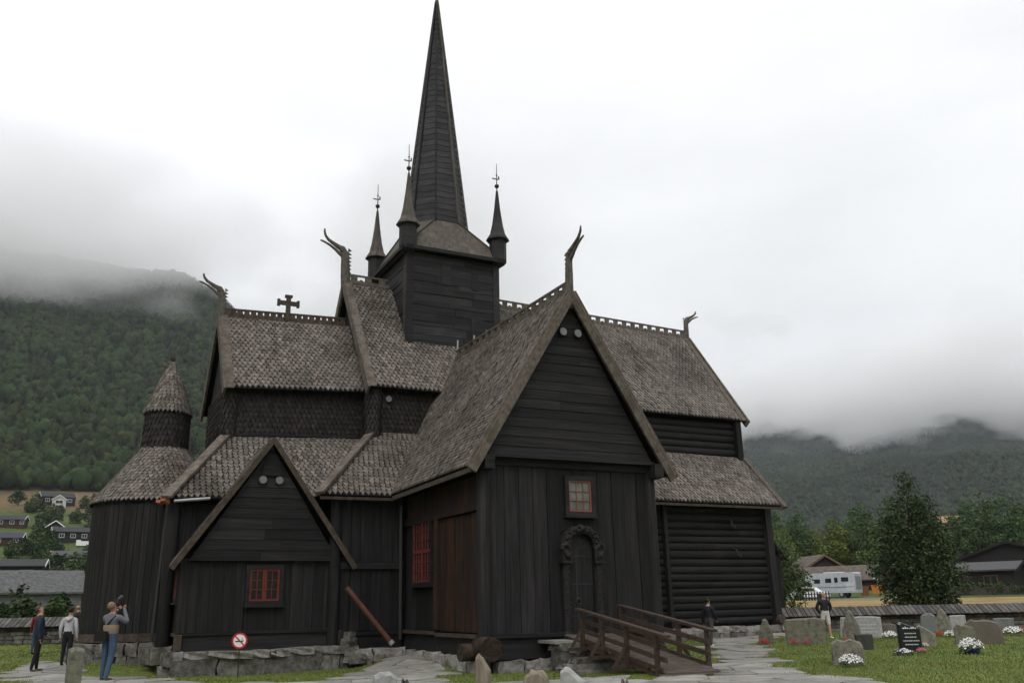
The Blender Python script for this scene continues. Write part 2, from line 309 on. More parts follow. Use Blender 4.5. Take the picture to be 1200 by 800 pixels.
# ------------------------------------------------------------------ ground sheet
def build_ground():
    az = np.concatenate([np.arange(-12, 66, .26), np.arange(66, 348, 3.0)]); rr = np.concatenate([[0.0], np.geomspace(1, 7500, 170)])
    A, R = np.meshgrid(np.radians(az), rr); X = CAM[0]+R*np.sin(A); Y = CAM[1]+R*np.cos(A); Z = ground_h(X, Y)
    na, nr = len(az), len(rr); vs = np.stack([X, Y, Z], -1).reshape(-1, 3)
    fs = [(i*na+k, i*na+(k+1) % na, (i+1)*na+(k+1) % na, (i+1)*na+k) for i in range(nr-1) for k in range(na)]
    me = bpy.data.meshes.new('ground'); me.from_pydata(vs.tolist(), [], fs)
    azd = np.degrees(A).ravel(); r = R.ravel(); right = azd > 25
    x, y = X.ravel(), Y.ravel()
    col = np.zeros((len(r), 4)); col[:, 3] = 1
    lawn = np.array((.1, .13, .036)); meadow = np.array((.06, .085, .026)); dry = np.array((.25, .185, .085)); wood = np.array((.018, .026, .012)); tan = np.array((.13, .095, .055)); gravel = np.array((.2, .19, .18))
    col[:, :3] = lawn
    def put(mask, c, soft=1): col[:, :3] = np.where(mask[:, None]*soft > 0, c, col[:, :3])
    wob = fbm(x/18, y/18, 3, 2)*14
    put(right & (r > 43) & (r < 92+wob*.5), dry); put(right & (r >= 92+wob*.5), meadow); put(right & (r > 108) & (r < 122) & (azd < 50), gravel); put(right & (r > 150+wob), wood)
    put(~right & (r > 60), meadow); put(~right & (r > 468+wob*2) & (r < 540+wob*2), tan); put(~right & (r >= 540+wob*2), wood)
    put((~right) & (r > 60) & (r < 460) & (fbm(x/40, y/40, 3, 4) > .12), np.array((.085, .105, .035)))
    a = me.color_attributes.new('tint', 'FLOAT_COLOR', 'POINT'); a.data.foreach_set('color', col.ravel())
    m = bpy.data.materials.new('grass_ground'); m.use_nodes = True; nt = m.node_tree; nd = nt.nodes; L = nt.links.new; b = nd['Principled BSDF']; b.inputs['Roughness'].default_value = .9; b.inputs['Specular IOR Level'].default_value = .1
    at = nd.new('ShaderNodeAttribute'); at.attribute_name = 'tint'; gm = nd.new('ShaderNodeNewGeometry'); col_ = at.outputs['Color']
    for sc_, lo, hi, det in ((.35, .7, 1.35, 6), (6, .72, 1.3, 5)):
        n = nd.new('ShaderNodeTexNoise'); n.inputs['Scale'].default_value = sc_; n.inputs['Detail'].default_value = det; n.inputs['Roughness'].default_value = .65; L(gm.outputs['Position'], n.inputs['Vector'])
        q = nd.new('ShaderNodeMapRange'); q.inputs[1].default_value = .3; q.inputs[2].default_value = .7; q.inputs[3].default_value = lo; q.inputs[4].default_value = hi; L(n.outputs['Fac'], q.inputs[0])
        s = nd.new('ShaderNodeVectorMath'); s.operation = 'SCALE'; L(col_, s.inputs[0]); L(q.outputs[0], s.inputs['Scale']); col_ = s.outputs[0]
    n = nd.new('ShaderNodeTexNoise'); n.inputs['Scale'].default_value = .55; n.inputs['Detail'].default_value = 7; n.inputs['Roughness'].default_value = .7; L(gm.outputs['Position'], n.inputs['Vector'])
    q = nd.new('ShaderNodeMapRange'); q.inputs[1].default_value = .52; q.inputs[2].default_value = .68; q.inputs[4].default_value = .55; L(n.outputs['Fac'], q.inputs[0])
    mm = nd.new('ShaderNodeMix'); mm.data_type = 'RGBA'; mm.blend_type = 'MULTIPLY'; L(q.outputs[0], mm.inputs[0]); L(col_, mm.inputs[6]); mm.inputs[7].default_value = (1.75, 1.2, .9, 1); L(mm.outputs[2], b.inputs['Base Color'])
    n = nd.new('ShaderNodeTexNoise'); n.inputs['Scale'].default_value = 22; n.inputs['Detail'].default_value = 4; L(gm.outputs['Position'], n.inputs['Vector'])
    bp = nd.new('ShaderNodeBump'); bp.inputs['Strength'].default_value = .7; bp.inputs['Distance'].default_value = .05; L(n.outputs['Fac'], bp.inputs['Height']); L(bp.outputs[0], b.inputs['Normal'])
    me.materials.append(m); me.polygons.foreach_set('use_smooth', [True]*len(me.polygons)); me.update()
    o = link(bpy.data.objects.new('ground', me)); tag(o, kind='structure')
build_ground()

# ------------------------------------------------------------------ the church
CH = empty('stave_church', (0, 0, 0)); tag(CH, 'tarred black wooden stave church with shingled roofs, dragon heads and tall spire', 'church')
def core(name, box=None, m='tar_dark', mb=None):
    b = mb or MB()
    if box: (x0, x1), (y0, y1), (z0, z1) = box; b.box(((x0+x1)/2, (y0+y1)/2, (z0+z1)/2), (x1-x0, y1-y0, z1-z0))
    return b.build(name, m, CH)
def barge(parent, p0, p1, w=.09, h=.34, m='grey_wood', up=(0, 0, 1)):
    return beam('barge_board', parent, m, p0, p1, w, h, up)
def vplanks(parent, p0, p1, z0, z1, n, out, m='tar_v', th=.05, gap=.018, rr=random.Random(5), skip=()):
    p0, p1, out = Vector(p0), Vector(p1), Vector(out); d = p1-p0; L = d.length; d.normalize(); rz = math.atan2(d.y, d.x)
    cuts = [0]+[L*(k+rr.uniform(-.14, .14))/n for k in range(1, n)]+[L]
    for k in range(n):
        c = p0+d*(cuts[k]+cuts[k+1])/2+out*(th*rr.uniform(.35, .65)); mid = (cuts[k]+cuts[k+1])/2
        if any(a < mid < b for a, b in skip): continue
        piece('plank', parent, m, (c.x, c.y, (z0+z1)/2), (cuts[k+1]-cuts[k]-gap, th, z1-z0), (0, 0, rz+rr.uniform(-.006, .006)))
def gable_boards(parent, xc, y, slope, zb, zt, half_b, rows, th=.05, m='tar_h', tilt=.02):
    """lapped horizontal boards of a triangular gable facing -y; half width at z is half_b*(zt-z)/(zt-zb)"""
    rr = random.Random(int(xc*100)+11); hz = (zt-zb)/rows
    for k in range(rows):
        z0 = zb+k*hz; z1 = z0+hz*1.04; a0 = half_b*(zt-z0)/(zt-zb); a1 = max(.0, half_b*(zt-min(z1, zt))/(zt-zb)); z1 = min(z1, zt)
        parts = [(-1, 1)]
        if a0 > 1.2 and rr.random() < .5: s = rr.uniform(-.4, .4); parts = [(-1, s), (s, 1)]
        for (s0, s1) in parts:
            yy = y-rr.uniform(0, .008); g = .004 if len(parts) > 1 else 0
            P = [(xc+s0*a0+g, yy-tilt, z0), (xc+s1*a0-g, yy-tilt, z0), (xc+s1*a1-g, yy, z1), (xc+s0*a1+g, yy, z1)]
            Q = [(p[0], p[1]+th, p[2]) for p in P]
            MB().add(P+Q, ((0, 1, 2, 3), (7, 6, 5, 4), (0, 4, 5, 1), (1, 5, 6, 2), (2, 6, 7, 3), (3, 7, 4, 0))).build('board', m, parent)
def hboards(parent, p0, p1, z0, z1, n, out, m='tar_tower', th=.045, rr=random.Random(9), tilt=.05, split=.45):
    p0, p1, out = Vector(p0), Vector(p1), Vector(out); d = p1-p0; L = d.length; d.normalize(); rz = math.atan2(d.y, d.x)
    zs = [z0]+[z0+(z1-z0)*(k+rr.uniform(-.22, .22))/n for k in range(1, n)]+[z1]
    for k in range(n):
        seg = [(0, L)]
        if rr.random() < split: s = L*rr.uniform(.25, .75); seg = [(0, s-.005), (s+.005, L)]
        for a, b in seg:
            c = p0+d*(a+b)/2+out*(th/2+rr.uniform(0, .015))
            o = piece('board', parent, m, (c.x, c.y, (zs[k]+zs[k+1])/2), (b-a, th, (zs[k+1]-zs[k])*1.05), (-tilt*rr.uniform(.5, 1.4), 0, rz)); o.rotation_mode = 'XYZ'
def stones(parent, p0, p1, z0, z1, rows, avg, depth, out, m='stone', seed=1, zfun=None):
    rr = random.Random(seed); p0, p1, out = Vector(p0), Vector(p1), Vector(out); d = p1-p0; L = d.length; d.normalize(); rz = math.atan2(d.y, d.x)
    hz = (z1-z0)/rows
    for j in range(rows):
        s = -rr.uniform(0, avg*.4)
        while s < L-.05:
            w = avg*rr.uniform(.55, 1.55); e = min(s+w, L+.06); a = max(s, 0); w2 = e-a
            if w2 > .08:
                c = p0+d*(a+e)/2+out*rr.uniform(-.03, .07); h = hz*rr.uniform(.92, 1.1)
                piece('stone', parent, m, (c.x, c.y, z0+hz*(j+.5)+rr.uniform(-.02, .02)), (w2*1.0, depth*rr.uniform(.9, 1.1), h), (rr.uniform(-.04, .04), rr.uniform(-.04, .04), rz+rr.uniform(-.06, .06)), 'stone%d' % rr.randrange(6))
            s = e+.012
def crest(parent, p0, p1, h=.3, period=.42, th=.07, m='grey_wood', solid=False):
    """pierced ridge board: rails with cut-outs between"""
    p0, p1 = Vector(p0), Vector(p1); d = p1-p0; L = d.length; d.normalize(); n = max(1, int(L/period)); mb = MB(); Z = Vector((0, 0, 1))
    mb.bar(p0+Z*.04, p1+Z*.04, th, .16 if not solid else .22); mb.bar(p0+Z*(h-.03), p1+Z*(h-.03), th*1.3, .07)
    for k in range(n):
        w = L/n; a = p0+d*w*(k+.5); q = .23 if not solid else .38
        mb.bar(a-d*w*q+Z*(h/2+.03), a+d*w*q+Z*(h/2+.03), th*.96, h-.1)
        if not solid:
            for sg in (0, 1): c = p0+d*(w*(k+sg)); mb.bar(c-d*w*.1+Z*.14, c+d*w*.1+Z*.14, th*.9, .06) if 0 < w*(k+sg) < L else None
    return mb.build('ridge_crest', m, parent)
def dragon(base, direc, s=1.0, flip=1, up_tip=1.0):
    """carved dragon head on a gable point, looking along direc; local: s outward, h up"""
    B = Vector(base); D = Vector(direc); Z = Vector((0, 0, 1)); S = D.cross(Z)
    P = lambda a, h, w=0: B+D*a*s+Z*h*s+S*w*s
    mb = MB(); mb.tube([P(-.12, -.55), P(-.08, -.1), P(-.05, .3), P(-.03, .75), P(-.01, 1.15), P(.04, 1.45), P(.14, 1.62), P(.26, 1.68)], [.2*s, .22*s, .21*s, .2*s, .18*s, .17*s, .15*s, .1*s], 10, sq=.62, sqv=D)
    o = mb.build('dragon_head', 'dragon', CH, smooth=True)
    j = MB(); j.tube([P(.1, 1.58), P(.3, 1.68), P(.52, 1.8), P(.74, 1.93), P(.88, 2.1), P(.93, 2.28), P(.93, 2.42*up_tip)], [.13*s, .115*s, .09*s, .075*s, .06*s, .05*s, .035*s], 8, sq=.7, sqv=D); j.build('upper_jaw', 'dragon', o, smooth=True)
    j = MB(); j.tube([P(.05, 1.25), P(.22, 1.36), P(.45, 1.55), P(.7, 1.71), P(.95, 1.82), P(1.1, 1.86)], [.1*s, .085*s, .07*s, .058*s, .05*s, .04*s], 8, sq=.7, sqv=D); j.build('lower_jaw', 'dragon', o, smooth=True)
    j = MB()
    for k in range(9):
        h = .15+k*.17; j.prism([(0, 0), (.2, .05), (0, .16)], -.03, .03, 'y'); b = j.v[-6:]; j.v[-6:] = [tuple(P(-.14-q[0]*.75, h+q[2], q[1])) for q in b]
    j.build('mane', 'dragon', o)
    j = MB()
    for sd in (-1, 1): j.tube([P(.16, 1.5, sd*.1), P(.17, 1.5, sd*.15)], [.05*s, .03*s], 8)
    j.build('eye', 'dragon', o)
    return o
def lamps(P, out, dx):
    for k in (-1, 1):
        c = Vector(P)+Vector(dx)*k*.27; o = MB().tube([c-Vector(out)*.06, c+Vector(out)*.05], .14, 14).build('floodlight', 'iron', CH)
        MB().tube([c+Vector(out)*.05, c+Vector(out)*.07], .125, 14).build('lens', 'lamp_glass', o)

# ---- south transept
XT, WT, WB, YT, ZTR, ZTE, YB = -.16, 2.99, 3.53, -11.58, 11.27, 5.5, -12.03
tw = core('transept_wall', ((XT-WT+.06, XT+WT-.06), (YT+.06, -4.6), (.12, 5.9)))
PL = (XT-WT+.2, YT+.06, 0); PR = (XT+WT-.2, YT+.06, 0)
vplanks(tw, PL, PR, .8, 5.62, 12, (0, -1, 0), th=.06, skip=((2.45, 3.35),))
for x0, x1, z0 in ((-.63, -.12, 3.7), (-.1, .34, 3.9), (.36, .72, 3.7)): piece('plank', tw, 'tar_v', ((x0+x1)/2, YT+.04, (z0+5.6)/2), (x1-x0, .06, 5.6-z0))
for sx in (-1, 1): piece('corner_post', tw, 'tar_v', (XT+sx*(WT-.06), YT+.1, 3.0), (.42, .42, 5.6), kind='post')
for a, b in ((XT-WT+.2, -.62), (.72, XT+WT-.2)):
    piece('sill_rail', tw, 'tar_h', ((a+b)/2, YT-.06, .76), (b-a, .2, .11)); piece('skirting_board', tw, 'tar_h', ((a+b)/2, YT-.01, .42), (b-a, .1, .58))
piece('head_beam', tw, 'tar_h', (XT, YT-.0, 5.72), (2*WT-.3, .16, .3))
# east side of the transept: framed panels with a tall red window
XS = XT-WT
for ya, yb, n in ((-11.35, -8.25, 5), (-7.95, -5.2, 5)):
    vplanks(tw, (XS+.06, yb, 0), (XS+.06, ya, 0), .86, 4.25, n, (-1, 0, 0), 'tar_brown' if n == 5 and ya < -10 else 'tar_v', th=.05, skip=((.8, 2.55),) if ya > -8.2 else ())
vplanks(tw, (XS+.06, -5.2, 0), (XS+.06, -11.35, 0), 4.5, 5.3, 11, (-1, 0, 0), 'tar_brown', th=.05)
piece('plank', tw, 'tar_v', (XS+.04, -6.9, 1.55), (.05, 1.75, 1.4)); piece('plank', tw, 'tar_v', (XS+.04, -5.55, 2.5), (.05, .7, 3.4))
piece('rail', tw, 'tar_brown', (XS-.02, -8.3, 4.4), (.14, 6.2, .24)); piece('stile', tw, 'tar_brown', (XS-.02, -8.1, 2.6), (.14, .26, 3.4))
piece('sill_rail', tw, 'brown_wood', (XS-.04, -6.6, .8), (.2, 2.9, .1)); piece('sill_rail', tw, 'brown_wood', (XS-.04, -9.75, .76), (.2, 3.1, .1)); piece('skirting_board', tw, 'tar_h', (XS+.02, -8.3, .45), (.1, 6.2, .56))
beam('drainpipe', tw, 'iron', (XS-.25, -5.35, 5.0), (XS-.2, -5.3, .55), .1, .1)
# log ends at the corner
for x, y, z, r, sgn in ((XS-.02, YT-.2, .45, .33, 1), (XS-.34, YT+.25, .36, .24, 0)):
    d = Vector((0, -1, 0)) if sgn else Vector((-1, 0, 0)); p = Vector((x, y, z)); beam('sill_log_end', tw, 'log_end', p-d*.45, p+d*.3, r*2, r*2, kind='log')
tg = core('transept_gable', mb=MB().prism([(XT-2.95, 5.78), (XT+2.95, 5.78), (XT, 10.85)], -11.72, -11.4))
gable_boards(tg, XT, -11.78, 0, 5.84, 10.95, 2.93, 17)
piece('drip_board', tg, 'tar_h', (XT, -11.86, 5.83), (5.86, .1, .1))
for sx in (-1, 1): piece('purlin_end', tg, 'tar_h', (XT+sx*2.98, -11.8, 5.6), (.32, .55, .42))
lamps((XT, -11.86, 9.88), (0, -1, 0), (1, 0, 0))
R0 = (XT, YB+.06, ZTR); R1 = (XT, -2.2, ZTR+.02)
tr = roof('transept_roof', CH, [(R1, R0, (XT-WB, YB+.06, ZTE), (XT-WB-.12, -5.2, ZTE-.14)), (R0, R1, (XT+WB+.1, -4.8, ZTE-.1), (XT+WB, YB+.06, ZTE))], w=.17, e=.15, vary=.42)
for sx in (-1, 1):
    barge(tr, (XT, YB, ZTR-.1), (XT+sx*(WB+.05), YB, ZTE-.15), .1, .36); barge(tr, (XT, YB+.04, ZTR+.05), (XT+sx*(WB+.06), YB+.04, ZTE-.01), .2, .05)
beam('eave_board', tr, 'brown_wood', (XT-WB+.03, YB+.1, ZTE-.14), (XT-WB-.08, -5.3, ZTE-.28), .06, .14)
crest(tr, (XT, YB+.1, ZTR+.02), (XT, -2.7, ZTR+.05), .34, .52)
dragon((XT, YB+.05, ZTR-.1), (0, -1, 0), .88, up_tip=.86)
# carved portal and door
def portal():
    b = MB(); zc = 3.2; yf = YT-.14; n = 14; xc = .04
    prof = [(.42, 0), (.42, -.2), (.52, -.26), (.66, -.2), (.7, -.06), (.7, .1), (.42, .1)]
    vs = []; fs = []; m = len(prof)
    for k in range(n+1):
        a = math.pi*k/n
        for r, y in prof:
            rr = r*(1+.035*math.sin(k*2.9)*(r > .5)); vs.append((xc-rr*math.cos(a), YT+y, zc+rr*math.sin(a)))
    for k in range(n):
        for i in range(m): fs.append((k*m+i, k*m+(i+1) % m, (k+1)*m+(i+1) % m, (k+1)*m+i))
    b.add(vs, fs); o = b.build('carved_portal', 'tar_dark2', CH)
    kn = MB()
    for k in range(26):
        a = math.pi*(k+.5)/26; r = .56+.06*math.sin(k*2.4); c = Vector((xc-r*math.cos(a), YT-.24, zc+r*math.sin(a))); kn.lathe([(0, -.05), (.04, -.03), (.055, 0), (.04, .03), (0, .05)], c, 7)
    for sx in (-1, 1):
        for k in range(30): kn.lathe([(0, -.035), (.03, -.02), (.035, 0), (.03, .02), (0, .035)], (xc+sx*.56+.06*math.sin(k*1.9), YT-.2, .85+k*.066), 6)
    tag(kn.build('carved_knots', 'tar_dark2', o), kind='stuff')
    for sx in (-1, 1):
        x = xc+sx*.56
        c = MB(); rs = [(.17, .0), (.17, .12), (.12, .2)]+[(.115+.018*(k % 2), .25+k*.07) for k in range(25)]+[(.13, 2.1), (.17, 2.16), (.17, 2.2)]
        c.lathe(rs, (x, YT-.1, .62), 12); c.build('column', 'tar_dark2', o, smooth=True)
        q = MB(); q.box((x, YT-.1, 3.0), (.32, .3, .36)); q.box((x, YT-.12, 2.78), (.36, .3, .07)); q.tube([(x-.1*sx, YT-.16, 3.15), (x+.03*sx, YT-.2, 3.3), (x+.14*sx, YT-.2, 3.24), (x+.17*sx, YT-.22, 3.12)], [.11, .12, .1, .06], 8); q.tube([(x-.1*sx, YT-.2, 2.86), (x+.0*sx, YT-.28, 2.96), (x+.1*sx, YT-.26, 3.08)], [.06, .08, .05], 8); q.build('capital', 'tar_dark2', o)
        piece('jamb', o, 'tar_v', (xc+sx*.45, YT-.02, 2.0), (.1, .2, 2.5))
    d = MB(); pts = [(xc-.4, .76), (xc+.4, .76), (xc+.4, 3.2)]+[(xc+.4*math.cos(math.pi*k/10), 3.2+.42*math.sin(math.pi*k/10)) for k in range(1, 10)]+[(xc-.4, 3.2)]
    d.prism(pts, YT-.03, YT+.12); do = d.build('door', 'tar_dark2', CH)
    for k in range(4): piece('plank', do, 'tar_v', (xc-.3+k*.2, YT-.04, 1.97), (.19, .03, 2.42))
    for z in (1.25, 2.15, 2.95): piece('iron_band', do, 'iron', (xc, YT-.065, z), (.76, .015, .03))
    h = MB(); h.lathe([(.03, 0), (.06, .02), (.03, .05)], (0, 0, 0), 10); h.tube([(.0, 0, .05), (.07, 0, .06), (.09, -.1, .06), (0, -.16, .06), (-.09, -.1, .06), (-.07, 0, .06)], .014, 6)
    hh = h.build('door_handle', 'iron', do); hh.location = (xc-.17, YT-.07, 1.72); hh.rotation_euler = (rad(90), 0, 0)
M['tar_dark2'] = pm('carved_tarred_wood', (.008, .0077, .008), (.03, .0275, .027), (24, 24, 18), .55, .2, 1.0, (26, 26, 20))
portal()
def window(P, ax, w, h, cols, rows, sashes=(1, 1), frame='red', glass='glass_d', casing='tar_h', out=(0, -1, 0), fw=.05, cw=.1, bw=.03, parent=None):
    """P lower centre on the wall face; ax in-wall horizontal direction; panes and bars are children"""
    P, ax, out = Vector(P), Vector(ax), Vector(out); Z = Vector((0, 0, 1)); parent = parent or CH
    loc = lambda a, z, o: P+ax*a+Z*z+out*o
    b = MB()
    for (a0, z0, a1, z1) in ((-w/2-cw, -cw/2, w/2+cw, -cw/2), (-w/2-cw, h+cw/2, w/2+cw, h+cw/2)): b.bar(loc(a0, z0, .03), loc(a1, z1, .03), .14, cw)
    for a in (-w/2-cw/2, w/2+cw/2): b.bar(loc(a, 0, .03), loc(a, h, .03), .13, cw, up=ax)
    b.bar(loc(-w/2-cw*1.3, -cw-.03, .07), loc(w/2+cw*1.3, -cw-.03, .07), .2, .06)
    o = b.build('window', casing, parent)
    sx, sz = sashes; sw, sh = w/sx, h/sz
    for i in range(sx):
        for j in range(sz):
            a0 = -w/2+i*sw; z0 = j*sh; f = MB()
            for z in (z0+fw/2, z0+sh-fw/2): f.bar(loc(a0+.003, z, .04), loc(a0+sw-.003, z, .04), .06, fw)
            for a in (a0+fw/2+.003, a0+sw-fw/2-.003): f.bar(loc(a, z0+fw, .04), loc(a, z0+sh-fw, .04), .058, fw, up=ax)
            f.build('sash', frame, o)
            g = MB(); iw = (sw-2*fw)/cols; ih = (sh-2*fw)/rows
            for k in range(1, cols): g.bar(loc(a0+fw+k*iw, z0+fw, .04), loc(a0+fw+k*iw, z0+sh-fw, .04), .04, bw, up=ax)
            for k in range(1, rows): g.bar(loc(a0+fw, z0+fw+k*ih, .04), loc(a0+sw-fw, z0+fw+k*ih, .04), .038, bw)
            if g.v: g.build('glazing_bars', frame, o)
            for k in range(cols):
                for q in range(rows):
                    rr = random.Random(k*7+q*13+i*29+j*31); t = rr.uniform(-.02, .02)
                    p = MB(); c = [(a0+fw+k*iw+bw/2, z0+fw+q*ih+bw/2), (a0+fw+(k+1)*iw-bw/2, z0+fw+q*ih+bw/2), (a0+fw+(k+1)*iw-bw/2, z0+fw+(q+1)*ih-bw/2), (a0+fw+k*iw+bw/2, z0+fw+(q+1)*ih-bw/2)]
                    fr = [loc(a, z, .03+t*(a-c[0][0])) for a, z in c]; bk = [p_-out*.012 for p_ in fr]
                    p.add(fr+bk, ((0, 1, 2, 3), (7, 6, 5, 4), (0, 4, 5, 1), (1, 5, 6, 2), (2, 6, 7, 3), (3, 7, 4, 0))); p.build('pane', glass, o)
    return o
window((.09, YT-.02, 4.27), (1, 0, 0), .8, .95, 3, 3, (1, 1), 'redlt', 'glass_m', cw=.13, fw=.05, bw=.02)
window((XS+.0, -6.85, 2.36), (0, -1, 0), 1.6, 1.98, 3, 3, (2, 2), 'red', 'glass_d', out=(-1, 0, 0), cw=.1, fw=.055, bw=.017)

# ---- nave: raised roof, walls, aisle
NX0, NX1 = -4.2, 14.0
nr = roof('nave_roof', CH, [((NX0, 0, 15.0), (NX1, 0, 14.55), (NX1, -3.76, 9.55), (NX0, -3.76, 9.6))], bare=[((NX1, 0, 14.55), (NX0, 0, 15.0), (NX0, 3.76, 9.6), (NX1, 3.76, 9.55))])
for x, zr, ze in ((NX0, 15.0, 9.6), (NX1, 14.55, 9.55)):
    s = -1 if x < 0 else 1
    for sy in (-1, 1):
        barge(nr, (x+s*.04, 0, zr-.08), (x+s*.04, sy*3.86, ze-.18), .09, .36); barge(nr, (x-s*.1, 0, zr+.06), (x-s*.1, sy*3.84, ze-.02), .34, .06)
crest(nr, (NX0+.1, 0, 15.02), (-2.2, 0, 15.0), .38, .5); crest(nr, (2.2, 0, 14.86), (NX1-.05, 0, 14.58), .38, .5)
dragon((NX0-.02, 0, 14.9), (-1, 0, 0), 1.0); dragon((NX1+.0, 0, 14.5), (1, 0, 0), .72, up_tip=.84)
nw = core('nave_wall', ((-3.85, 13.6), (-3.3, 3.3), (5.2, 9.75)))
MB().prism([(-3.3, 9.6), (3.3, 9.6), (0, 14.5)], -3.95, -3.6, 'x').build('gable', 'tar_h', nw); MB().prism([(-3.3, 9.6), (3.3, 9.6), (0, 14.2)], 13.3, 13.62, 'x').build('gable', 'tar_h', nw)
tag(shingle_mesh([((-3.9, -3.36, 9.7), (2.6, -3.36, 9.7), (2.6, -3.36, 7.6), (-3.9, -3.36, 7.6)), ((-3.9, 3.3, 9.7), (-3.9, -3.3, 9.7), (-3.9, -3.3, 7.4), (-3.9, 3.3, 7.4))], .18, .19).build('wall_shingles', 'shingle_d', nw, tint=True, fix=False), kind='stuff')
MB().tube([(-3.86, -3.32, 7.4), (-3.86, -3.32, 9.6)], .26, 12).build('corner_post', 'tar_v', nw)
def cyl_shingles(c, r0, r1, z0, z1, w=.17, e=.18, a0=0, a1=2*math.pi, seg=None):
    """rows of shingles on a cone from (r0,z0) up to (r1,z1)"""
    mb = MB(); rr = random.Random(5); S = math.hypot(r0-r1, z1-z0); rows = max(1, int(round(S/e))); sl = Vector(((r1-r0)/S, (z1-z0)/S))
    for j in range(rows):
        t = j/rows; r = r0+(r1-r0)*t; z = z0+(z1-z0)*t; cnt = max(5, int(round((a1-a0)*r/w))); ln = S/rows*1.75; rt = rr.uniform(-.05, .05)
        for i in range(cnt):
            a = a0+(a1-a0)*(i+.5*(j % 2))/cnt+rr.uniform(-.02, .02)*w/r; ra = Vector((math.cos(a), math.sin(a), 0)); u = Vector((-math.sin(a), math.cos(a), 0)); up = (ra*sl.x+Vector((0, 0, sl.y)))*ln; n = u.cross(up).normalized()
            if n.dot(ra) < 0: n = -n
            P = Vector((c[0], c[1], z))+ra*r-up*rr.uniform(-.01, .03); ww = (a1-a0)*r/cnt*rr.uniform(.43, .49); g = n*.035*rr.uniform(.85, 1.5); k = 1+rt+rr.gauss(0, .2); k = max(.5, min(1.6, k)); hue = rr.uniform(-.03, .03)
            A, B = P-u*ww+up*.46+g, P+u*ww+up*.46+g
            mb.add([P+g, B, P+u*ww*.8+up*.98+n*.004, P-u*ww*.8+up*.98+n*.004, A, P-n*.004, B-g*1.15, A-g*1.15], [(0, 1, 2, 3, 4), (5, 6, 1, 0), (7, 5, 0, 4)], 0, (k*(1+hue), k, k*(1-hue)))
    return mb
tag(cyl_shingles((-3.86, -3.32), .29, .28, 7.5, 9.6, .14, .19, seg=10).build('wall_shingles', 'shingle_d', nw, tint=True, fix=False), kind='stuff')
for k in range(6): piece('log', nw, 'tar_log', (8.1, -3.33, 7.72+.315*k), (11.2, .24, .35), (0, random.uniform(-.004, .004), 0), 'log')
piece('corner_post', nw, 'tar_v', (13.64, -3.5, 8.7), (.3, .34, 2.0))
o = MB().tube([(-3.3, -3.38, 9.22), (-3.3, -3.5, 9.22)], .12, 14).build('floodlight', 'lamp_glass', CH)
al = core('aisle_wall', ((-5.55, -3.0), (-4.95, -3.2), (.4, 5.5)))
vplanks(al, (-5.45, -4.96, 0), (-3.2, -4.96, 0), .86, 2.85, 6, (0, -1, 0), th=.05); vplanks(al, (-5.45, -4.96, 0), (-3.2, -4.96, 0), 3.1, 5.3, 6, (0, -1, 0), th=.05)
piece('rail', al, 'tar_h', (-4.35, -5.03, 2.97), (2.3, .14, .22)); piece('sill_rail', al, 'tar_h', (-4.35, -5.03, .78), (2.3, .18, .12)); piece('skirting_board', al, 'tar_h', (-4.35, -5.0, .5), (2.3, .1, .44))
piece('corner_post', al, 'tar_v', (-5.62, -5.0, 2.9), (.42, .42, 4.9), kind='post')
A = (-3.88, -3.38, 7.92); Bq = (-6.3, -5.5, 5.28)
ar = roof('aisle_roof', CH, [(A, (-1.2, -3.38, 7.98), (-3.2, -5.5, 5.3), Bq), ((-3.88, -1.9, 7.92), A, Bq, (-6.3, -1.9, 5.28))], w=.19, e=.2)
beam('hip_cap', ar, 'grey_wood', Vector(A)+V3(.04, .04, .1), Vector(Bq)+V3(-.1, -.1, .03), .34, .09, up=(-.6, -.6, .6))
beam('eave_board', ar, 'brown_wood', (-6.35, -5.54, 5.16), (-3.6, -5.54, 5.18), .06, .1)
# west end: log-built extension
lw = core('log_wall', ((2.6, 13.55), (-4.72, 4.72), (.4, 5.6)))
zz = [.62, .9, 1.2, 1.48, 1.78, 2.06, 2.34, 2.64, 2.95, 3.24, 3.58, 3.88, 4.16, 4.45, 4.76, 5.1, 5.42]
for a, b in zip(zz, zz[1:]): piece('log', lw, 'tar_log', (8.2, -4.735, (a+b)/2), (11.2, .24, (b-a)*1.1), (0, random.uniform(-.003, .003), random.uniform(-.002, .002)), 'log')
for x in (8.14,): beam('post', lw, 'tar_v', (x, -4.98, .5), (x-.05, -4.98, 5.45), .2, .16, up=(1, 0, 0))
beam('corner_post', lw, 'tar_v', (13.72, -4.85, .45), (13.66, -4.8, 5.6), .4, .34, up=(1, 0, 0)); beam('corner_log_end', lw, 'brown_wood', (13.7, -5.25, .75), (13.7, -4.7, .75), .34, .4, kind='log')
for x, z in ((11.5, 4.6), (11.65, 3.4)): MB().tube([(x, -4.95, z+.25), (x, -5.1, z+.2), (x+.02, -5.1, z), (x+.16, -5.1, z-.1), (x+.2, -5.1, z+.05)], .05, 6).build('hook', 'iron', lw)
lr = roof('lower_roof', CH, [((2.0, -3.5, 7.98), (13.8, -3.5, 7.84), (14.15, -5.45, 5.48), (2.0, -5.45, 5.52))])
barge(lr, (13.86, -3.52, 7.88), (14.22, -5.52, 5.4), .3, .12, up=(.1, -.6, .6)); beam('eave_board', lr, 'brown_wood', (2.5, -5.48, 5.4), (14.15, -5.48, 5.36), .05, .1)
pw = core('porch_wall', ((13.6, 16.85), (-2.0, 2.0), (.1, 3.6))); vplanks(pw, (13.9, -2.02, 0), (16.85, -2.02, 0), .3, 3.5, 8, (0, -1, 0))
roof('porch_roof', CH, [((13.7, 2.15, 7.3), (13.7, -2.15, 7.3), (17.1, -2.15, 3.35), (17.1, 2.15, 3.35))])

